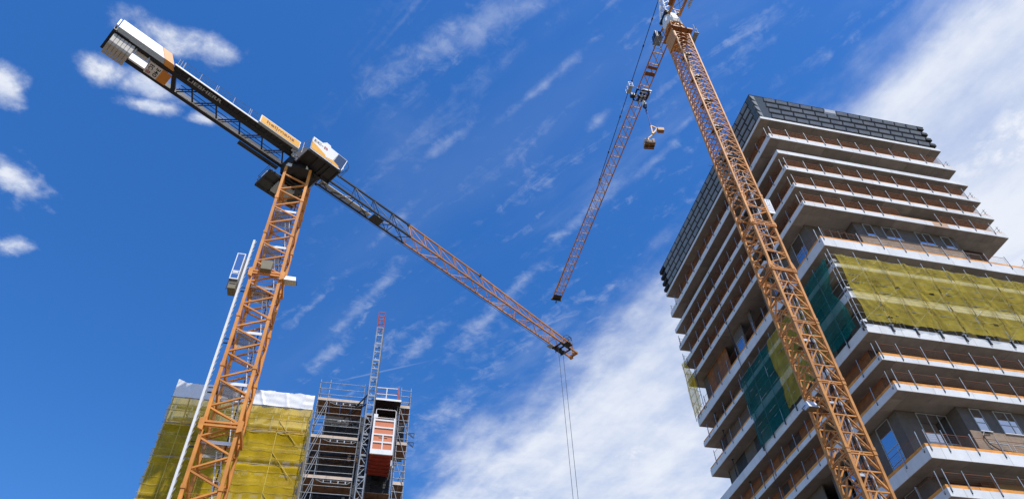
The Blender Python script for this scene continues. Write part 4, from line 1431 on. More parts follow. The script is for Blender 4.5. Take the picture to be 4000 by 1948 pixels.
storeys = list(zip(SL[:14], SL[1:15]))
for i, ((u0, u1), (l0, l1)) in enumerate(storeys):
    z0, z1 = l1 - .04, u0 + .03
    tall = (z1 - z0) > 4.5
    net = i in (6, 7, 8)
    if tall:
        mm = [WALLG]
        wall_run('a', 2.55, [(1.35, 2.3, WALLG), (2.3, 3.2, WALLG)], z0, z1)
        wall_run('b', 6.12, [(1.33, 2.55, WALLG)], z0, z1)
        wall_run('a', 1.2, [(6.1, 9.2, WALLG), (9.2, 12.3, WALLG), (12.3, 15.4, WALLG), (15.4, 18.3, WALLG)], z0, z1)
        wall_run('a', 2.55, [(18.2, 20.4, WALLG), (20.4, 22.95, DARKPANEL)], z0, z1)
        wall_run('b', 18.2, [(1.33, 2.55, WALLG)], z0, z1)
        zs = 54.85 if i == 5 else 31.62
        for p_, q_ in ((6.12, 9.2), (9.2, 12.25), (12.25, 15.3), (15.3, 18.3)):
            fbar('spandrel_panel', WALLT, HR, FH, p_ + .01, q_ - .01, 1.15, 1.197, z0 + .95 if i == 11 else z0, zs)
        for p_, q_, ml in ((7.2, 8.2, ()), (9.45, 11.25, (10.55,)), (13.4, 15.25, (14.3,)), (16.5, 17.6, ())):
            window('a', 1.2, p_, q_, zs + .03, z1 - .12, ml, ((zs + .85,) if i == 11 else ()))
            window('a', 1.2, p_ + (0 if p_ > 8 else .1), q_ + .9, z0 + .06, zs - 1.0, (), (), False)
        window('a', 2.60, 3.2, 6.1, z0 + .05, z1 - .06, (4.2, 5.2), (z0 + 2.3,), False)
        window('a', 2.55, 19.0, 22.2, z0 + .05, z1 - .5, (20.6,), (), False)
        if i == 5:
            segs = [(2.68, 3.72, WALLG), (5.55, 7.4, WALLG), (7.4, 9.0, WALLG), (10.7, 12.9, WALLG), (16.0, 16.6, WALLG), (18.4, 20.6, WALLG), (22.8, 24.2, PLY), (24.2, 25.3, PLY), (25.3, 26.8, TIMBER), (26.8, 28.5, PLY), (28.5, 29.6, WALLG)]
            segs += [(12.9, 16.0, None), (16.6, 18.4, None), (20.6, 22.8, None)]
            wall_run('b', 1.38, segs, z0, z1)
            wall_run('b', 3.0, [(12.9, 18.4, DARKPANEL), (20.6, 22.8, DARKPANEL)], z0, z1)
            window('b', 1.38, 18.75, 20.2, z0 + .2, z0 + 3.4, ())
            window('b', 2.98, 16.8, 18.2, z0 + .6, z0 + 3.0, ())
        else:
            wall_run('b', 1.38, [(2.68, 3.72, WALLG), (5.55, 7.4, WALLG), (7.4, 9.2, WALLG), (11.2, 13.0, WALLG), (14.6, 18.0, WALLG), (18, 22, PLY), (22, 26, WALLG), (26, 29.6, PLY)], z0, z1)
            wall_run('b', 2.6, [(13.0, 14.6, DARKPANEL)], z0, z1)
        window('b', 1.42, 3.74, 5.52, z0 + .05, z1 - .05, (), (z0 + 1.55, z0 + 2.75), False)
        window('b', 1.42, 9.05, 10.65, z0 + .05, z1 - .05, (), (z0 + 1.55, z0 + 2.75), False)
    elif net:
        wall_run('a', 1.6, rand_segs(1.6, 22.8, [WALLG, WALLG, TANWALL, DARKPANEL]), z0, z1)
        wall_run('b', 1.5, rand_segs(1.75, 29.6, [WALLG, WALLG, DARKPANEL]), z0, z1)
        for p_ in (2.6, 4.6, 8.2, 11.2, 14.5, 17.0, 20.5):
            window('a', 1.6, p_, p_ + 1.3, z0 + .1, z1 - .5, (p_ + .8,), (), False)
    elif i == 13 or i == 12:
        wall_run('a', 2.55, [(1.35, 2.9, WALLG), (6.0, 7.2, TIMBER), (7.2, 9.8, TANWALL), (9.8, 12.5, TIMBER), (12.5, 15.6, WALLT), (15.6, 19, TIMBER), (19, 22.9, WALLG)], z0, z1)
        window('a', 2.56, 2.9, 6.0, z0 + .1, z1 - .5, (4.6,), (), False)
        wall_run('b', 1.38, [(2.68, 4.0, WALLG), (5.6, 7.0, TIMBER), (7.0, 9.4, WALLT), (9.4, 12.0, TIMBER), (12, 16, WALLG), (16, 22, TIMBER), (22, 29.6, WALLG)], z0, z1)
        window('b', 1.42, 4.0, 5.6, z0 + .05, z1 - .05, (), (z0 + 1.4,), False)
    else:
        low_ = i >= 9
        ma = [TIMBER, TIMBER, WALLT, DARKPANEL] if low_ else [PLY, TIMBER, PLY, TIMBER, DARKIN]
        wall_run('a', 2.3, rand_segs(1.38, 22.9, ma), z0, z1)
        wall_run('b', 1.38, rand_segs(2.42, 29.6, [PLY, PLY, TIMBER, DARKIN] if not low_ else [PLY, TIMBER, PLY, DARKPANEL]), z0, z1)
        if low_:
            for p_ in (3.0, 6.2, 10.4, 14.0, 18.4):
                window('a', 2.3, p_, p_ + 1.6, z0 + .1, z1 - .4, (), (), False)

# crown of dark projecting panels in four rows
cr = MB()
cr.fbox(FH, .62, WB - .5, .62, LB - .5, 73.18, 77.95)
crown = cr.build('crown', CLAD_D, HR)


def clad_mesh(nm, w, m_frame, m_field, plain=False):
    me = bpy.data.meshes.new(nm)
    g_ = .018
    h0, h1, d1 = -.02, -.50, .60
    hb, db = -.82, .27                       # the front leans outwards at the top
    v = [(g_, 0, h0), (w - g_, 0, h0), (w - g_, db, hb), (g_, db, hb), (g_, d1, h0), (w - g_, d1, h0), (w - g_, d1, -1.16), (g_, d1, -1.16)]
    on = lambda x, t, dd: (x, db * t + dd, h0 + (hb - h0) * t)
    i0, i1, j0, j1 = .07, w - .07, .05, .70
    v += [on(i0, j0, 0), on(i1, j0, 0), on(i1, j1, 0), on(i0, j1, 0)]
    i0, i1, j0, j1 = .11, w - .11, .10, .65
    v += [on(i0, j0, -.045), on(i1, j0, -.045), on(i1, j1, -.045), on(i0, j1, -.045)]
    f = [(4, 5, 6, 7), (0, 1, 5, 4), (1, 2, 6, 5), (2, 3, 7, 6), (3, 0, 4, 7)]
    fm_ = [0] * 5
    if plain:
        f.append((3, 2, 1, 0)); fm_.append(0)
    else:
        for a_, b_ in ((0, 8),):
            for q in range(4):
                f.append((q, (q + 1) % 4, 8 + (q + 1) % 4, 8 + q)); fm_.append(0)
            for q in range(4):
                f.append((8 + q, 8 + (q + 1) % 4, 12 + (q + 1) % 4, 12 + q)); fm_.append(1)
            f.append((12, 13, 14, 15)); fm_.append(1)
    me.from_pydata(v, [], f)
    bm = bmesh.new(); bm.from_mesh(me); bmesh.ops.recalc_face_normals(bm, faces=bm.faces); bm.to_mesh(me); bm.free()
    me.materials.append(m_frame); me.materials.append(m_field)
    for p_, mi in zip(me.polygons, fm_):
        p_.material_index = mi
    return me


mR = clad_mesh('panel_right', 1.66, CLAD_D, CLAD_L)
mL = clad_mesh('panel_left', 1.6, CLAD_D, CLAD_L)
mWh = clad_mesh('panel_white', 1.66, LGREY, SHEET)
CLAD_M = mat('smooth_corner_cladding', (0.085, 0.105, 0.11), .4, var=.15, scale=.8, spec=.6)
mC = clad_mesh('panel_corner', 1.85, CLAD_M, CLAD_L, True)
mCl = clad_mesh('panel_corner_left', 1.0, CLAD_M, CLAD_L, True)
LEFT = Matrix(((0, 1, 0, 0), (-1, 0, 0, 0), (0, 0, 1, 0), (0, 0, 0, 1)))    # left face: x' along -b


def put(me, W, par, name='cladding_panel'):
    return link(bpy.data.objects.new(name, me), par, W)


for r in range(4):
    zt_ = 78.0 - 1.2 * r
    put(mC, FH.mat(.012, 0, zt_), crown)
    for k in range(13):
        if r == 0 and k == 5:
            o_ = put(mWh, FH.mat(1.87 + 1.66 * k, -.03, zt_), crown)
            o_['label'] = 'white cladding panel in the top row, still unglazed'
        else:
            put(mR, FH.mat(1.87 + 1.66 * k, rj.uniform(-.012, .012), zt_ + rj.uniform(-.01, .01)), crown)
    fbar('corner_piece', CLAD_D, crown, FH, 23.46, WB - .0, .02, .6, zt_ - .5, zt_ - .02)
    # left face, panels run from the far end to the near corner
    def LM(bpos, off, z):
        c = FH(off, bpos, z)
        return Matrix(((-FH.uy.x, FH.ux.x, 0, c.x), (-FH.uy.y, FH.ux.y, 0, c.y), (0, 0, 1, c.z), (0, 0, 0, 1)))
    put(mCl, LM(1.02, 0.004, zt_), crown)
    for k in range(18):
        put(mL, LM(1.02 + 1.6 * (k + 1), rj.uniform(-.012, .012), zt_ + rj.uniform(-.01, .01)), crown)
    fbar('corner_piece', CLAD_D, crown, FH, .02, .6, 29.85, LB + .25, zt_ - .5, zt_ - .02)
    cd = MB()
    cd.fbox(FH, WB - .6, WB + .12, .62, LB - .1, zt_ - .5, zt_ - .02)
    cd.fbox(FH, .62, WB - .62, LB - .3, LB + .25, zt_ - .5, zt_ - .02)
    cd.build('rear_cladding', CLAD_D, crown)
pp = MB()
pp.tube(FH(-.05, 11.0, 77.9), FH(-.65, 11.0, 77.95), .05, 5)
pp.build('drain_spout', BLACK, crown)
cp = MB()
cp.fbox(FH, -.02, WB + .1, -.02, .66, 77.985, 78.03)
cp.fbox(FH, -.02, .66, .66, LB + .2, 77.985, 78.03)
cp.build('coping', CLAD_D, crown)

# ------------------------------------------------------------------ edge protection along the slab edges
pm = MB()
w_ = 1.0
pm.bar((0, 0, 0), (0, 0, 1.0), .012); pm.bar((1, 0, 0), (1, 0, 1), .012); pm.bar((0, 0, 1), (1, 0, 1), .03, .03); pm.bar((0, 0, .0), (1, 0, 0), .02)
for q in range(1, 5):
    pm.bar((0, 0, q / 5), (1, 0, q / 5), .008)
for q in range(1, 10):
    pm.bar((q / 10, 0, 0), (q / 10, 0, 1), .0022)
mesh_me = bpy.data.meshes.new('barrier_panel')
mesh_me.from_pydata(pm.v, [], pm.f)
mesh_me.materials.append(MESHO)

net_me = bpy.data.meshes.new('barrier_net_sheet')
net_me.from_pydata([(i_ / 6, .03 * math.sin(i_ * 2.1 + j_), j_ / 2) for j_ in range(3) for i_ in range(7)], [], [(a_ + 7 * b_, a_ + 1 + 7 * b_, a_ + 8 + 7 * b_, a_ + 7 + 7 * b_) for b_ in range(2) for a_ in range(6)])
net_me.materials.append(NET_O)
names = {1: ('right under the roof slab', 0.10), 3: ('three slabs below the dark crown', .10), 4: ('four slabs below the dark crown', .10), 5: ('directly above the upper row of windows', .10),
         6: ('on the slab just above the yellow net', .24), 7: ('on the left front, at the upper slab beside the green net', .2), 8: ('on the left front, at the lower slab beside the green net', .2),
         10: ('on the first slab below the scaffold base', .26), 11: ('on the second slab below the scaffold base', .26),
         12: ('in front of the large corner glazing', .27), 13: ('on the lowest slab in the picture', .27)}
for i, (lab, th_) in names.items():
    z0, z1 = SL[i]
    right = i not in (7, 8)
    t = thing('safety_barrier', 'orange-edged safety barrier ' + lab, 'safety barrier', tuple(FH(0, 0, z1)), 'temporary edge barriers on the floors')
    big = th_ > .15
    lanes = []
    if right:
        sp_ = 2.25 if i < 6 else 2.43
        pos = [.30] + ([1.95] if i > 6 else []) + [(.30 if i < 6 else 1.95) + sp_ * (q + 1) for q in range(20)]
        pos = [p_ for p_ in pos if p_ < WB - .15]
        lanes.append(('a', pos, -.06, WB - .1))
    lo_b = .35 if right else 20.0
    pos = [p_ for p_ in [lo_b + (2.33 if i != 1 else 2.2) * q for q in range(20)] if p_ < LB - .05]
    lanes.append(('b', pos, -.06, LB - .1))
    for ax, pos, off, end in lanes:
        G_ = (lambda s, d, z: FH(s, d, z)) if ax == 'a' else (lambda s, d, z: FH(d, s, z))
        for s in pos:
            if i == 5 and ax == 'a' and 11.5 < s < 14.2:
                continue
            js = rj.uniform(-.12, .12)
            bar('post', GALV, t, G_(s + js, off, z1 - .30), G_(s + js + rj.uniform(-.02, .02), off + .02, z1 + (1.42 if i < 6 else 1.45) + rj.uniform(-.06, .06)), (.072 if i < 6 else .075), (.072 if i < 6 else .075), kind='tube')
            bar('post_clamp', BLACK, t, G_(s + js, off + .03, z1 - .36), G_(s + js, off + .03, z1 - .10), .07, .05)
        ends = pos + ([end] if end - pos[-1] > .4 else [])
        for s0_, s1_ in zip(ends[:-1], ends[1:]):
            if (i == 5 and ax == 'a' and 11.0 < s0_ < 14.0) or (ax == 'a' and s1_ > 23.0) or (ax == 'b' and s1_ > 30.5):
                continue
            zl, zh = z1 + th_ + .02, z1 + 1.22 + rj.uniform(-.04, .04)
            c = G_(s0_ + .04, .03, zl)
            dx = (G_(1, 0, 0) - G_(0, 0, 0))
            dn = (G_(0, 1, 0) - G_(0, 0, 0))
            L_ = s1_ - s0_ - .08
            W = Matrix(((dx.x * L_, dn.x, 0, c.x), (dx.y * L_, dn.y, 0, c.y), (0, 0, zh - zl, c.z), (0, 0, 0, 1)))
            link(bpy.data.objects.new('mesh_panel', mesh_me), t, W)
            if i < 6:
                W2 = W.copy()
                c2 = G_(s0_ + .04, .075, zl)
                W2.col[3] = (c2.x, c2.y, c2.z, 1)
                link(bpy.data.objects.new('barrier_net', net_me), t, W2)
        cuts = [pos[0] if ax == 'b' and not right else .0]
        while cuts[-1] < end - .1:
            cuts.append(min(end, cuts[-1] + rj.uniform(2.6, 4.2)))
        for s0_, s1_ in zip(cuts[:-1], cuts[1:]):
            yy = rj.uniform(0, .02)
            if ax == 'a':
                fbar('toe_board', TOEO, t, FH, s0_ + .01, s1_ - .01, .012 + yy, .045 + yy, z1 + .004, z1 + th_ + rj.uniform(-.02, .02))
            else:
                fbar('toe_board', TOEO, t, FH, .016 + yy, .049 + yy, max(.06, s0_ + .01), s1_ - .01, z1 + .004, z1 + th_ + rj.uniform(-.02, .02))

for i, bpos, apos in ((6, 28.1, .8), (7, 27.4, .8), (8, 27.2, .85), (9, 25.0, .8), (4, 25.6, .8), (3, 22.5, .8)):
    zl_, zu_ = SL[i + 1][1] - .03, SL[i][0] + .004
    t = thing('shoring_prop', 'dark steel prop on the left front, ' + {3: 'in the second railed storey from the top', 4: 'in the third railed storey from the top', 6: 'in the storey just below the orange boards', 7: 'two storeys below the orange boards', 8: 'three storeys below the orange boards', 9: 'four storeys below the orange boards'}[i], 'prop', tuple(FH(apos, bpos, zl_)), 'steel props on the left front')
    bar('outer_tube', BLACK, t, FH(apos, bpos, zl_), FH(apos, bpos, zl_ + (zu_ - zl_) * .6), .13, kind='tube')
    bar('inner_tube', DGREY, t, FH(apos, bpos, zl_ + (zu_ - zl_) * .6), FH(apos, bpos, zu_ - .02), .09, kind='tube')
    fbar('head_plate', BLACK, t, FH, apos - .12, apos + .12, bpos - .12, bpos + .12, zu_ - .02, zu_ - .002)
# end guard rails seen against the sky on the right-hand side and at the far left corner
for i in (1, 3, 4, 5, 6, 10, 11, 12):
    z0, z1 = SL[i]
    t = thing('guard_rail', 'thin grey tube railing around the far corner ' + {1: 'of the highest railed slab', 3: 'of the second railed slab from the top', 4: 'of the third railed slab from the top', 5: 'of the fourth railed slab from the top', 6: 'above the yellow net',
              10: 'of the first slab below the nets', 11: 'of the second slab below the nets', 12: 'of the third slab below the nets'}[i], 'railing', tuple(FH(WB, LB, z1)), 'tube railings on the far edges')
    for s in [.3 + 2.4 * q for q in range(13)]:
        if s < LB:
            bar('post', GALV, t, FH(WB - .15, s, z1 - .1), FH(WB - .15, s, z1 + 1.45), .06, kind='tube')
    for s in [.3 + 2.4 * q for q in range(10)]:
        bar('post', GALV, t, FH(s, LB - .15, z1 - .1), FH(s, LB - .15, z1 + 1.45), .06, kind='tube')
    for zz in (.45, .85, 1.25):
        bar('rail', GALV, t, FH(WB - .15, .1, z1 + zz), FH(WB - .15, LB, z1 + zz), .035, kind='tube')
        bar('rail', GALV, t, FH(.1, LB - .15, z1 + zz), FH(WB - .2, LB - .15, z1 + zz), .035, kind='tube')

# ------------------------------------------------------------------ scaffold and debris nets on the high-rise
SC = thing('scaffold', 'tube scaffold bay wrapped around the corner of the high-rise behind the nets', 'scaffold', tuple(FH(0, 0, 40.9)))
zb0, zt0_ = 40.3, 50.0
for s in [-.12 + 2.43 * q + (.34 if q else 0) for q in range(11)]:
    if s > WB + .2:
        continue
    bar('standard', GALV, SC, FH(s, -.14, zb0), FH(s, -.14, zt0_ + rj.uniform(-.15, .1)), .075, kind='tube')
    for dx in (-.08, .08):
        bar('bracket', BLACK, SC, FH(s + dx, -.07, 40.25), FH(s + dx, -.04, 41.0), .06, .08)
    bar('bracket', GALV, SC, FH(s - .25, -.10, 40.95), FH(s + .25, -.10, 41.0), .06, .08)
for s in [.30 + 2.4 * q for q in range(9)] + [22, 24.3, 26.6]:
    if s > 20 and s < 28:
        continue
    bar('standard', GALV, SC, FH(-.14, s, zb0), FH(-.14, s, zt0_ + rj.uniform(-.15, .1)), .075, kind='tube')
    bar('bracket', BLACK, SC, FH(-.05, s, 40.25), FH(-.05, s, 41.0), .07, .08)
for zz in (42.0, 42.9, 44.9, 45.9, 46.9, 48.6, 49.3):
    bar('ledger', GALV, SC, FH(-.12, -.14, zz), FH(WB, -.14, zz), .05, kind='tube')
    bar('ledger', GALV, SC, FH(-.14, -.1, zz), FH(-.14, 19.6, zz), .05, kind='tube')
for q in range(5):
    bar('diagonal_tube', GALV, SC, FH(.2 + 4.9 * q, -.10, 41.2), FH(5.0 + 4.9 * q, -.10, 45.4), .045, kind='tube')
    bar('diagonal_tube', GALV, SC, FH(.2 + 4.9 * q, -.10, 45.4), FH(5.0 + 4.9 * q, -.10, 49.4), .045, kind='tube')
for zz in (40.95, 44.85, 48.45):
    fbar('toe_board', WHITE, SC, FH, -.10, .32, -.12, -.09, zz, zz + .25)
    fbar('toe_board', WHITE, SC, FH, -.12, -.09, -.12, .32, zz, zz + .25)


def netfn(ax, s0, s1, z0, z1, off, sag=.12, bays=2.43):
    def P(u, v):
        s, z = s0 + (s1 - s0) * u, z0 + (z1 - z0) * v
        ph = ((s - .3) / bays) % 1.0
        d = .10 * math.sin(math.pi * ph) ** .8 * (.35 + .65 * math.sin(math.pi * min(1, max(0, v))))
        zz = z
        if v > .999 or v < .001:
            zz += -sag * math.sin(math.pi * ph) * (1 if v > .5 else -.6)
        fold = .055 * math.sin(6.5 * s + 2.3 * z + 2 * math.sin(z)) * (.2 + .8 * abs(math.sin(1.3 * s + .7)) ** 2) + .06 * math.sin(1.9 * s - 1.1 * z)
        fold += .09 * math.exp(-((s - 6.6 - .35 * (z - 41)) / .5) ** 2) * math.sin(26 * s - 14 * z)
        fold += .10 * math.exp(-((s - 1.6 + .25 * (z - 47)) / .6) ** 2) * math.sin(20 * s - 9 * z)
        d = d + fold
        if ax == 'a':
            return FH(s, -off + d - .06, zz), -FH.uy
        return FH(-off + d - .06, s, zz), -FH.ux
    return P


holes = [(2.75, 41.75), (3.55, 41.9), (5.4, 45.7), (8.9, 45.55), (14.1, 42.6)]
def hole(u, v):
    s, z = .34 + (WB - .34) * u, 41.05 + 8.3 * v
    return any(abs(s - a_) < .22 and abs(z - b_) < .12 for a_, b_ in holes)
N1 = cloth('debris_net', NET_Y, None, netfn('a', .34, WB, 41.05, 49.35, .20), 190, 64, .03, 5, hole)
for q in range(1, 10):
    sm = MB()
    s0_ = .30 + 2.43 * q
    pp_ = []
    for z_i in range(18):
        z_ = 41.2 + 8.0 * z_i / 17
        pp_.append(FH(s0_ + .05 * math.sin(2.7 * z_ + q), -.33 - .02 * math.sin(5 * z_), z_))
    for a_, b_ in zip(pp_[:-1], pp_[1:]):
        sm.bar(a_, b_, rj.uniform(.02, .07) * (1.7 if q in (4, 7) else 1), .02)
    sm.build('seam', SEAM, N1)
CREASE = mat('net_crease', (.60, .50, .13), .7, var=.1)
for zz in (42.9, 44.9, 46.4, 48.6):
    ln = MB()
    ln.path([FH(.34 + .6 * k, -.30 - .012 * abs(k % 4 - 2), zz - .03 * math.sin(math.pi * (k % 4) / 4)) for k in range(40)], .016, 4)
    ln.build('crease_line', CREASE, N1)
tag(N1, 'large yellow debris net stretched along the right front of the high-rise', 'debris net', 'debris nets on the high-rise')
def greenfn(u, v):
    z = 40.95 + 8.4 * v
    pull = .40 + 1.0 * math.exp(-((v - .62) / .22) ** 2) + .3 * (1 - v)
    s = pull + (5.1 - pull) * u
    f = .10 * math.sin(13 * u + 7 * v) * (1 - u) + .16 * math.exp(-((u - .55 + .5 * (v - .5)) / .05) ** 2) + .12 * math.exp(-((u - .25 - .4 * (v - .6)) / .05) ** 2) * (1 if v > .35 else 0)
    f += .10 * math.exp(-((u - .75 + .9 * (v - .8)) / .06) ** 2)
    return FH(-.27 - f, s, z - .25 * (1 - u) * v * math.sin(3 * v)), -FH.ux
N2 = cloth('debris_net', NET_G, None, greenfn, 80, 90, .05, 9)
tag(N2, 'creased green debris net next to the corner of the high-rise, beside the big yellow net', 'debris net', 'debris nets on the high-rise')
N3 = cloth('debris_net', NET_Y, None, netfn('b', 5.15, 13.1, 40.95, 49.3, .20), 70, 50, .05, 12)
tag(N3, 'yellow debris net between the two green nets, partly behind the crane mast', 'debris net', 'debris nets on the high-rise')
N4 = cloth('debris_net', NET_G, None, netfn('b', 13.15, 19.6, 40.6, 49.2, .20), 60, 50, .06, 15)
tag(N4, 'green debris net hanging in the middle of the shaded left front', 'debris net', 'debris nets on the high-rise')
SE = thing('scaffold', 'narrow scaffold strip at the far left corner of the high-rise, open to the sky', 'scaffold', tuple(FH(0, LB, 51.9)))
for s in (28.6, 29.8, 31.2):
    bar('standard', BLACK, SE, FH(-.1, s, 51.5), FH(-.1, s, 60.4 if s > 29 else 58.0), .07, kind='tube')
for zz in (52.6, 53.8, 55.0, 56.2, 57.4, 58.6, 59.8):
    bar('ledger', BLACK, SE, FH(-.1, 28.6 if zz < 58 else 29.8, zz), FH(-.1, 31.4, zz), .05, kind='tube')
for q in range(3):
    bar('diagonal_tube', BLACK, SE, FH(-.1, 28.7, 51.9 + 2.3 * q), FH(-.1, 31.1, 54.2 + 2.3 * q), .045, kind='tube')
N5 = cloth('debris_net', NET_Y2, None, netfn('b', 28.9, 31.2, 51.9, 60.4, .22), 24, 60, .04, 19, lambda u, v: v > .62 and u < (v - .62) * 1.6)
tag(N5, 'thin yellow net strip at the far left corner of the high-rise with sky showing through', 'debris net', 'debris nets on the high-rise')
cbm_ = MB()
pts = [FH(-.16, 18.9 + .25 * math.sin(z * .21), z) for z in range(66, 20, -2)]
cbm_.path(pts, .035, 5)
o_ = cbm_.build('hanging_cable', ROPE)
tag(o_, 'dark cable hanging down the shaded left front of the high-rise', 'cable')
# hose on the tan spandrel
hs_ = MB()
hs_.path([FH(7.9, 1.06, 31.5), FH(7.3, 1.02, 31.5), FH(7.0, 1.02, 31.1), FH(7.15, 1.02, 30.4), FH(7.8, 1.02, 29.9), FH(9.2, 1.05, 29.85)], .045, 6)
o_ = hs_.build('hose', BLACK)
tag(o_, 'dark hose looped over the tan spandrel beside the corner glazing', 'hose')

# ================================================================== netted building on the left
LB_ = thing('scaffolded_building', 'building shell hidden behind yellow netting on the left', 'building', tuple(FU(-9.5, 60, GZ)))
W0 = 54.0
b = MB(); b.fbox(FU, -10.7, -4.15, 55.6, 68, GZ, 34.6)
b.build('main_wall', TANWALL, LB_)
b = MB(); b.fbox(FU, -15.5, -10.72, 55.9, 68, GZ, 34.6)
b.build('shade_toned_wall', DARKPANEL, LB_)  # dark colour stands in for the shadow over this part of the net
b = MB(); b.fbox(FU, -15.45, -4.18, 55.75, 68, 34.62, 37.35)
b.build('parapet_wall', PALEWALL, LB_)
for z_ in (33.3, 30.2, 27.1, 24.0):
    b = MB(); b.fbox(FU, -10.7, -4.2, 55.45, 55.7, z_ - .35, z_); b.build('floor_band', PALEWALL, LB_)
for k in range(7):
    for z_ in (24.6, 27.7, 30.75):
        x_ = -10.4 + .95 * k
        f = MB(); f.fbox(FU, x_, x_ + .7, 55.52, 55.598, z_, z_ + 1.5)
        fo_ = f.build('window', LGREY, LB_)
        MB().fbox(FU, x_ + .07, x_ + .63, 55.50, 55.515, z_ + .07, z_ + 1.43).build('pane', GLASS, fo_)
for z_ in (35.5, 36.6):
    bar('parapet_rail', LGREY, LB_, FU(-15.3, 55.66, z_), FU(-4.2, 55.66, z_), .09)
for k in range(9):
    bar('parapet_post', LGREY, LB_, FU(-15.0 + 1.3 * k, 55.6, 34.7), FU(-15.0 + 1.3 * k, 55.6, 37.3), .10)
FS = thing('facade_scaffold', 'tube scaffold carrying the yellow net along the left building front', 'scaffold', tuple(FU(-9.5, W0 + .5, GZ)))
xs_ = [-15.0, -13.75, -11.3, -8.85, -6.4, -4.05]
for x_ in xs_:
    bar('standard', GALV, FS, FU(x_, W0 + .10, GZ), FU(x_, W0 + .10, 37.7), .07, kind='tube')
    bar('standard', GALV, FS, FU(x_, W0 + 1.1, GZ), FU(x_, W0 + 1.1, 37.2), .06, kind='tube')
for z_ in (36.9, 36.3, 35.6, 35.05, 33.9, 32.75, 32.1, 31.5, 30.93, 30.3, 29.15, 28.55, 27.9, 27.3, 26.6, 25.5, 24.9, 24.3, 23.2):
    bar('ledger', GALV, FS, FU(-15.22, W0 + .06, z_), FU(-3.95, W0 + .06, z_), .055, kind='tube')
for z_ in (33.8, 30.85, 27.2, 23.6):
    for k in range(9):
        fbar('deck_plank', PLANK, FS, FU, -15.0 + 1.22 * k + .01, -15.0 + 1.22 * (k + 1) - .01, W0 + .15, W0 + 1.12, z_ - .06, z_)
    fbar('toe_board', TOEW, FS, FU, -15.0, -4.0, W0 + .08, W0 + .11, z_, z_ + .18)
for x_, z_ in ((-6.4, 35.6), (-6.4, 32.7), (-6.4, 29.2), (-13.75, 35.6), (-13.75, 31.5), (-13.75, 28)):
    bar('diagonal_tube', GALV, FS, FU(x_, W0 + .06, z_ - .7), FU(x_ + 2.3, W0 + .06, z_ - 3.4), .055, kind='tube')


def lnet(s0, s1, z0, z1):
    def P(u, v):
        s, z = s0 + (s1 - s0) * u, z0 + (z1 - z0) * v
        f = .03 * math.sin(5.1 * s + 1.2 * z) + .03 * math.sin(2.2 * z + .9 * s)
        for zr_ in (33.95, 30.95, 27.4):
            f -= .16 * math.exp(-((z - zr_ - .05 * math.sin(2.5 * s)) / .10) ** 2)
            f += .10 * math.exp(-((z - zr_ - .35) / .22) ** 2)
        ss = s + (.12 * math.sin(3.2 * z) + .06 * math.sin(8 * z)) * (1 if u > .5 else .6) * abs(2 * u - 1) ** 6
        return FU(ss, W0 - .02 - f * .6, z), -FU.uy
    return P


NL = cloth('debris_net', NET_Y2, None, lnet(-15.12, -3.95, 20.5, 36.34), 110, 150, .02, 21)
PRESS = mat('net_over_tube', (0.66, 0.49, 0.07), .7, var=.2)
for z_ in (35.6, 35.05, 32.75, 32.1, 31.5, 30.3, 29.15, 28.55, 26.6, 25.5):
    p_ = MB(); p_.path([FU(-15.1 + .5 * k, W0 - .055 - .015 * math.sin(k * 1.3 + z_), z_ + .02 * math.sin(k * .9 + z_)) for k in range(23)], .012, 4); p_.build('crease_line', PRESS, NL)
for x_ in (-13.75, -11.3, -8.85, -6.4):
    p_ = MB(); p_.bar(FU(x_, W0 - .06, 21), FU(x_, W0 - .06, 36.2), .04, .03); p_.build('crease_line', PRESS, NL)
for x_, z_ in ((-6.4, 34.9), (-6.4, 32.0), (-6.4, 28.5)):
    p_ = MB(); p_.bar(FU(x_, W0 - .085, z_), FU(x_ + 1.6, W0 - .085, z_ - 2.0), .06, .03); p_.build('crease_line', PRESS, NL)
tag(NL, 'see-through yellow debris net covering the front of the left building below the white sheet', 'debris net')
rp = MB()
for zr_ in (33.95,):
    rp.path([FU(-15.1 + .35 * q, W0 - .13 - .02 * math.sin(q), zr_ + .05 * math.sin(.35 * 2.5 * q)) for q in range(32)], .035, 5)
o_ = rp.build('gathered_edge', mat('net_seam', (.62, .36, .03), .7, var=.2))
tag(o_, 'bunched orange-yellow seam running across the top of the left yellow net', 'net seam')


def wsheet(u, v):
    s, z = -15.08 + 11.1 * u, 36.27 + 1.46 * v
    f = 0
    for c, k_, a_ in ((.55, 2.0, .05), (.62, -1.6, .06), (.68, 1.2, .05), (.30, -2.0, .05), (.36, 1.5, .04), (.80, -1.0, .03), (.93, .9, .05), (.12, 1.4, .05)):
        f += a_ * math.exp(-((u - c - .03 * k_ * (v - .5)) / .012) ** 2)
    f += .012 * math.sin(40 * u + 5 * v) * math.sin(7 * v)
    f += .012 * math.sin(14 * v + 3 * math.sin(11 * u)) * (.2 + .8 * math.sin(9 * u + 2) ** 4)
    if v > .98:
        z += .05 * math.sin(30 * u) - .10 * math.sin(math.pi * ((u * 4.5) % 1)) + (.25 * max(0, .06 - u) / .06)
    return FU(s, W0 - .06 - f, z), -FU.uy


WS = cloth('weather_sheet', SHEET, None, wsheet, 260, 30, .012, 33)
tag(WS, 'crinkled white plastic sheet along the top edge of the left scaffold', 'plastic sheet')

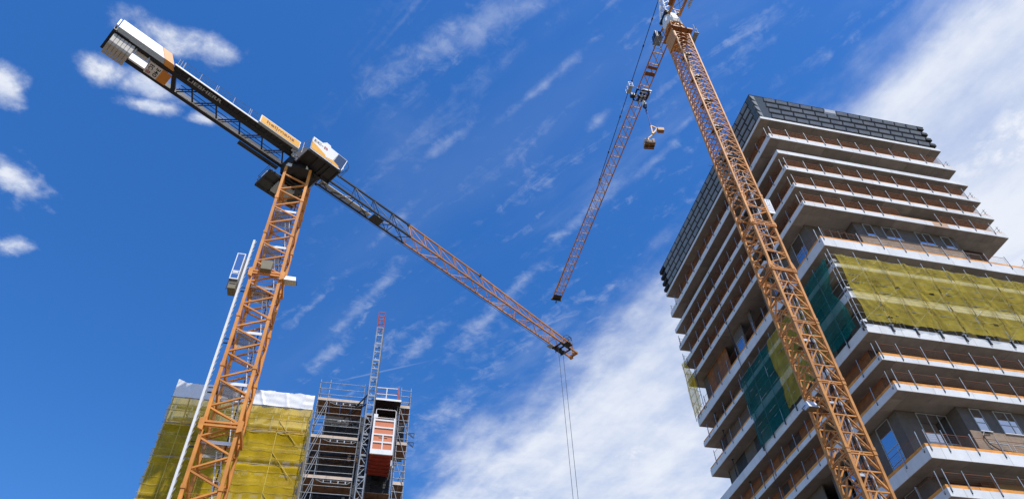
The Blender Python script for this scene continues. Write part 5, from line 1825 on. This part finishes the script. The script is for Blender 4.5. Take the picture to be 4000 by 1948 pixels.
# ------------------------------------------------------------------ access scaffold tower with its hoist
AS = thing('scaffold', 'dark landing tower of tubes and brown decks next to the yellow netted building', 'scaffold', tuple(FU(0, 53.5, GZ)))
wf, wb = 52.5, 54.6
for x_, zt_ in ((-3.61, 38.4), (-2.81, 38.45), (.07, 38.35), (.30, 38.3), (3.0, 38.2), (3.17, 38.43), (4.0, 38.42)):
    bar('standard', GALV, AS, FU(x_, wf, GZ), FU(x_, wf, zt_), .062, kind='tube')
    bar('standard', GALV, AS, FU(x_ + .03, wb - .2, GZ), FU(x_ + .03, wb - .2, zt_ - .3 if x_ in (-3.61, 4.0, -2.81) else 36.3), .055, kind='tube')
zl = [38.1, 37.5, 36.92]
zz_ = 36.36
while zz_ > 15:
    zl += [zz_ - .04, zz_ - .64, zz_ - 1.26, zz_ - 1.84, zz_ - 2.42, zz_ - 3.0]
    zz_ -= 3.52
for z_ in zl:
    bar('ledger', GALV, AS, FU(-3.66, wf - .04, z_), FU(.12, wf - .04, z_ + .03), .05, kind='tube')
    bar('ledger', GALV, AS, FU(3.12, wf - .04, z_), FU(4.05, wf - .04, z_), .05, kind='tube')
    bar('ledger', GALV, AS, FU(3.12, wb - .25, z_), FU(4.05, wb - .25, z_), .045, kind='tube')
    bar('ledger', GALV, AS, FU(-3.61, wf, z_ - .02), FU(-3.61, wb, z_ - .02), .045, kind='tube')
    bar('ledger', GALV, AS, FU(4.0, wf, z_ - .02), FU(4.0, wb, z_ - .02), .045, kind='tube')
z_ = 36.3
flip = 0
while z_ > 16:
    bar('diagonal_tube', GALV, AS, FU(-2.85, wf - .07, z_), FU(-3.58, wf - .07, z_ - 2.4), .05, kind='tube')
    bar('diagonal_tube', GALV, AS, FU(-2.80, wf - .10, z_ - .3), FU(-3.52, wf - .10, z_ - 2.9), .05, kind='tube')
    bar('diagonal_tube', GALV, AS, FU(3.2, wf - .07, z_ - .1), FU(3.95, wf - .07, z_ - 2.4), .05, kind='tube')
    bar('diagonal_tube', BLACK, AS, FU(3.95, wb - .3, z_ - .1), FU(3.2, wb - .3, z_ - 2.4), .045, kind='tube')
    z_ -= 2.35
pr = random.Random(11)
zd = 36.36
for lev_ in range(6):
    for k in range(4):
        for r_i in range(2):
            x0_ = -3.55 + .91 * k
            fbar('deck_plank', PLANK, AS, FU, x0_ + .012, x0_ + .898, wf + .05 + 1.03 * r_i, wf + 1.06 + 1.03 * r_i, zd - .07 - pr.uniform(0, .02), zd - .005)
    for k in range(2):
        for r_i in range(2):
            fbar('deck_plank', PLANK, AS, FU, 3.2 + .40 * k + .008, 3.2 + .40 * (k + 1) - .008, wf + .05 + 1.03 * r_i, wf + 1.06 + 1.03 * r_i, zd - .07, zd - .005)
    for k in range(3):
        for r_i in range(2):
            fbar('deck_plank', PLANK, AS, FU, .42 + .90 * k + .012, .42 + .90 * (k + 1) - .012, 54.0 + .75 * r_i, 54.73 + .75 * r_i, zd - .07, zd - .005)
    tw_ = TOEW
    for p_, q_ in ((-3.62, -1.9), (-1.88, .10)):
        fbar('toe_board', TOEW, AS, FU, p_, q_, wf - .02, wf + .03, zd - .01, zd + .24)
    fbar('toe_board', TOEW, AS, FU, 3.18, 4.0, wf - .02, wf + .03, zd - .01, zd + .24)
    # lattice beam under the front edge
    lb = MB()
    lb.tube(FU(-2.7, wf, zd - .12), FU(.0, wf, zd - .12), .03, 5)
    lb.tube(FU(-2.1, wf, zd - .34), FU(-.3, wf, zd - .34), .03, 5)
    lb.tube(FU(-2.7, wf, zd - .12), FU(-2.1, wf, zd - .34), .025, 5)
    lb.tube(FU(.0, wf, zd - .12), FU(-.3, wf, zd - .34), .025, 5)
    for x_ in (-2.05, -1.5, -.95, -.4):
        lb.fbox(FU, x_ - .04, x_ + .04, wf - .035, wf + .035, zd - .34, zd - .12)
    lb.build('lattice_beam', GALV, AS)
    # dark facade behind
    zb = zd - 3.52
    if lev_ == 0:
        segs = ((-2.9, 3.9, zd - 1.80, zd - .08), (-2.9, 3.9, zb + .0, zd - 1.98))
    else:
        segs = ((-3.5, 3.05, zd - 1.0, zd - .08), (-3.5, 3.05, zb, zd - 1.03))
    for x0_, x1_, za, zc_ in segs:
        s_ = x0_
        while s_ < x1_ - .2:
            e_ = min(x1_, s_ + pr.uniform(.8, 1.7))
            fbar('facade_panel', pr.choice([DARKPANEL, DARKPANEL, DARKIN, BLACK]) if lev_ % 2 == 0 or zc_ < zd - .5 else TIMBER, AS, FU, s_ + .01, e_ - .01, 54.95 + pr.uniform(0, .06), 55.1, za, zc_)
            s_ = e_
    for zz in (zd - .8, zd - 1.9, zd - 2.6):
        bar('rear_tube', BLACK, AS, FU(-3.5, wb, zz), FU(3.1, wb, zz + .05), .05, kind='tube')
    lb = MB()
    for q in range(8):
        lb.bar(FU(-2.7 + .34 * q, wb - .1, zd - .95 if q % 2 else zd - .6), FU(-2.7 + .34 * (q + 1), wb - .1, zd - .6 if q % 2 else zd - .95), .035)
    lb.bar(FU(-2.75, wb - .1, zd - .58), FU(0, wb - .1, zd - .58), .05)
    lb.bar(FU(-2.75, wb - .1, zd - .97), FU(0, wb - .1, zd - .97), .05)
    lb.build('lattice_beam', GALV if lev_ == 0 else BLACK, AS)
    zd -= 3.52
for x_, z_ in ((4.05, 33.95), (4.05, 33.1)):
    k_ = MB(); k_.path([FU(x_, wf, z_), FU(x_ + .5, wf, z_ + .05), FU(x_ + .45, wf, z_ - .4), FU(x_, wf, z_ - .05)], .03, 5)
    k_.path([FU(x_ + .1, wf, z_), FU(x_ + .4, wf, z_ - .3)], .02, 5)
    k_.build('side_bracket', BLACK, AS)
fbar('rear_wall', DARKIN, AS, FU, -3.6, 3.1, 55.2, 55.35, GZ, 34.25)
fbar('rear_wall', DARKIN, AS, FU, -2.8, 3.9, 55.2, 55.35, 34.45, 36.9)
# roof of the lift bay with a red and white gate railing
rb = MB(); rb.fbox(FU, 1.0, 3.2, 51.9, 55.0, 36.50, 36.62)
rbo = rb.build('bay_roof', BLACK, AS)
fbar('roof_edge', WHITE, rbo, FU, 1.0, 3.2, 51.86, 51.89, 36.5, 36.68)
gr = MB()
gr.bar(FU(1.03, 51.9, 37.72), FU(2.83, 51.9, 37.78), .06); gr.bar(FU(1.03, 51.9, 37.1), FU(2.83, 51.9, 37.14), .05)
for x_ in (1.05, 1.92):
    gr.bar(FU(x_, 51.9, 36.62), FU(x_, 51.9, 37.75), .07)
gr.build('gate_rail', WHITE, AS)
gr = MB()
for z_ in (37.83, 37.3):
    gr.tube(FU(1.05, 51.98, z_), FU(2.85, 51.98, z_ + .02), .022, 5)
gr.bar(FU(2.86, 51.9, 36.6), FU(2.9, 51.9, 38.0), .07); gr.bar(FU(2.95, 52.1, 36.6), FU(2.98, 52.1, 37.9), .05)
gr.tube(FU(2.8, 51.88, 37.4), FU(2.95, 51.88, 36.7), .03, 5)
gr.build('gate_post', REDP, AS)

HM = thing('hoist_mast', 'slim grey lattice hoist mast with a red top section, rising above the landing tower', 'hoist mast', tuple(FU(.7, 52.0, GZ)))
sx0, sx1, sy0, sy1 = .42, .98, 51.72, 52.28
zq = 46.05
sec_i = 0
while zq > GZ + .1:
    z0 = max(GZ, zq - 1.866)
    m_ = REDP if sec_i == 0 else GALV
    s = MB()
    for x_ in (sx0, sx1):
        for y_ in (sy0, sy1):
            s.bar(FU(x_, y_, z0 + .004), FU(x_, y_, zq), .075)
    for zz in (zq - .04, zq - .93, z0 + .05):
        if zz > z0:
            for p_, q_ in (((sx0, sy0), (sx1, sy0)), ((sx0, sy1), (sx1, sy1)), ((sx0, sy0), (sx0, sy1)), ((sx1, sy0), (sx1, sy1))):
                s.bar(FU(*p_, zz), FU(*q_, zz), .055)
    for y_, fl_ in ((sy1, 0), (sy0, 1)):
        a_, b2 = (sx0, sx1) if (sec_i + fl_) % 2 else (sx1, sx0)
        if fl_ == 0 or zq < 36:
            s.bar(FU(a_, y_, zq - .08), FU(b2, y_, zq - .9), .035)
            s.bar(FU(b2, y_, zq - .97), FU(a_, y_, z0 + .1), .035)
    s.bar(FU(sx0, sy0, zq - .1), FU(sx0, sy1, zq - .9), .035)
    s.bar(FU(sx1, sy1, zq - .1), FU(sx1, sy0, zq - .9), .035)
    o = s.build('mast_section', m_, HM)
    if sec_i > 0:
        fbar('gear_rack', BLACK, o, FU, sx1 + .04, sx1 + .10, sy0 - .03, sy0 + .06, z0 + .004, zq)
    zq = z0
    sec_i += 1
ti = MB()
ti.tube(FU(.4, 52.0, 37.0), FU(-1.5, 53.0, 34.75), .06, 6)
ti.tube(FU(.4, 52.2, 36.2), FU(-1.0, 53.0, 35.4), .05, 6)
ti.tube(FU(.2, 52.0, 36.6), FU(.15, 52.2, 35.9), .05, 6)
ti.build('wall_tie', BLACK, HM)
kn = MB(); kn.tube(FU(-1.75, 52.9, 34.75), FU(-1.45, 52.9, 34.72), .09, 8); kn.tube(FU(-1.35, 52.9, 34.8), FU(-1.1, 52.9, 34.75), .07, 8)
kn.build('tie_clamp', ALU, HM)

HC = thing('hoist_cage', 'white framed hoist cage with orange panels and a red ribbed underside', 'hoist cage', tuple(FU(2.0, 52, 30.9)))
hx0, hx1, hy0, hy1, hz0, hz1 = 1.10, 2.86, 51.0, 54.3, 30.92, 34.2
b = MB(); b.fbox(FU, hx0 + .04, hx1 - .04, hy0 + .12, hy1, hz0 + .3, hz1 - .1)
body = b.build('cage_body', REDP, HC)
rows = [(hz0 + .42, hz0 + 1.00, 2), (hz0 + 1.12, hz0 + 1.68, 2), (hz0 + 1.80, hz0 + 2.33, 1), (hz0 + 2.45, hz0 + 3.0, 1)]
for za, zc_, n_ in rows:
    wd_ = (hx1 - hx0 - .28 - .1 * (n_ - 1)) / n_
    for q in range(n_):
        x_ = hx0 + .14 + q * (wd_ + .1)
        fbar('door_panel', ORPANEL, body, FU, x_ + .006, x_ + wd_ - .006, hy0 + .06, hy0 + .118, za + .006, zc_ - .006)
f = MB()
f.fbox(FU, hx0, hx0 + .14, hy0, hy0 + .12, hz0, hz1)
f.fbox(FU, hx1 - .14, hx1, hy0, hy0 + .12, hz0, hz1)
for za, zc_ in ((hz0, hz0 + .42), (hz0 + 1.0, hz0 + 1.12), (hz0 + 1.68, hz0 + 1.80), (hz0 + 2.33, hz0 + 2.45), (hz0 + 3.0, hz0 + 3.14)):
    f.fbox(FU, hx0 + .14, hx1 - .14, hy0 + .004, hy0 + .116, za, zc_)
xm = (hx0 + hx1) / 2
f.fbox(FU, xm - .05, xm + .05, hy0 + .008, hy0 + .11, hz0 + .42, hz0 + 1.0)
f.fbox(FU, xm - .05, xm + .05, hy0 + .008, hy0 + .11, hz0 + 1.12, hz0 + 1.68)
f.fbox(FU, hx0 - .02, hx0 + .3, hy0 - .01, hy0 + .2, hz1 - .05, hz1 + .3)
f.build('cage_frame', WHITE, HC)
hn = MB()
hn.fbox(FU, xm - .32, xm - .08, hy0 + .02, hy0 + .058, hz0 + 1.50, hz0 + 1.55)
hn.fbox(FU, xm + .08, xm + .36, hy0 + .02, hy0 + .058, hz0 + 1.50, hz0 + 1.55)
hn.build('door_handle', TOEW, HC)
for q in range(6):
    y_ = hy0 + .05 + q * .56
    r_ = MB()
    r_.prism([FU(hx0 + .06, y_, hz0 + .3), FU(hx0 + .06, y_ + .1, hz0 - .02), FU(hx0 + .06, y_ + .36, hz0 - .02), FU(hx0 + .06, y_ + .5, hz0 + .3)], FU.ux * (hx1 - hx0 - .12))
    r_.build('underside_rib', REDP, body)
sr = MB()
sr.bar(FU(hx1 + .02, hy0 + 1.2, hz0 + .02), FU(hx1 + .02, hy1, hz0 + .02), .06, .5)
sr.bar(FU(hx1 + .2, hy0 + 1.6, hz0 - .05), FU(hx1 + .2, hy1, hz0 - .05), .05, .12)
sr.build('side_step', ALU, HC)
lp = MB()
lz0, lz1 = 34.25, 35.05
pts = []
for cx_, cz_, a0 in ((hx1 - .15, lz1 - .12, 0), (hx0 + .25, lz1 - .12, 90), (hx0 + .25, lz0 + .12, 180), (hx1 - .15, lz0 + .12, 270)):
    for q in range(5):
        a_ = R(a0 + 22.5 * q)
        pts.append(FU(cx_ + .12 * math.cos(a_), hy0 + .1, cz_ + .12 * math.sin(a_)))
lp.path(pts + [pts[0]], .032, 6)
lp.build('roof_railing', WHITE, HC)
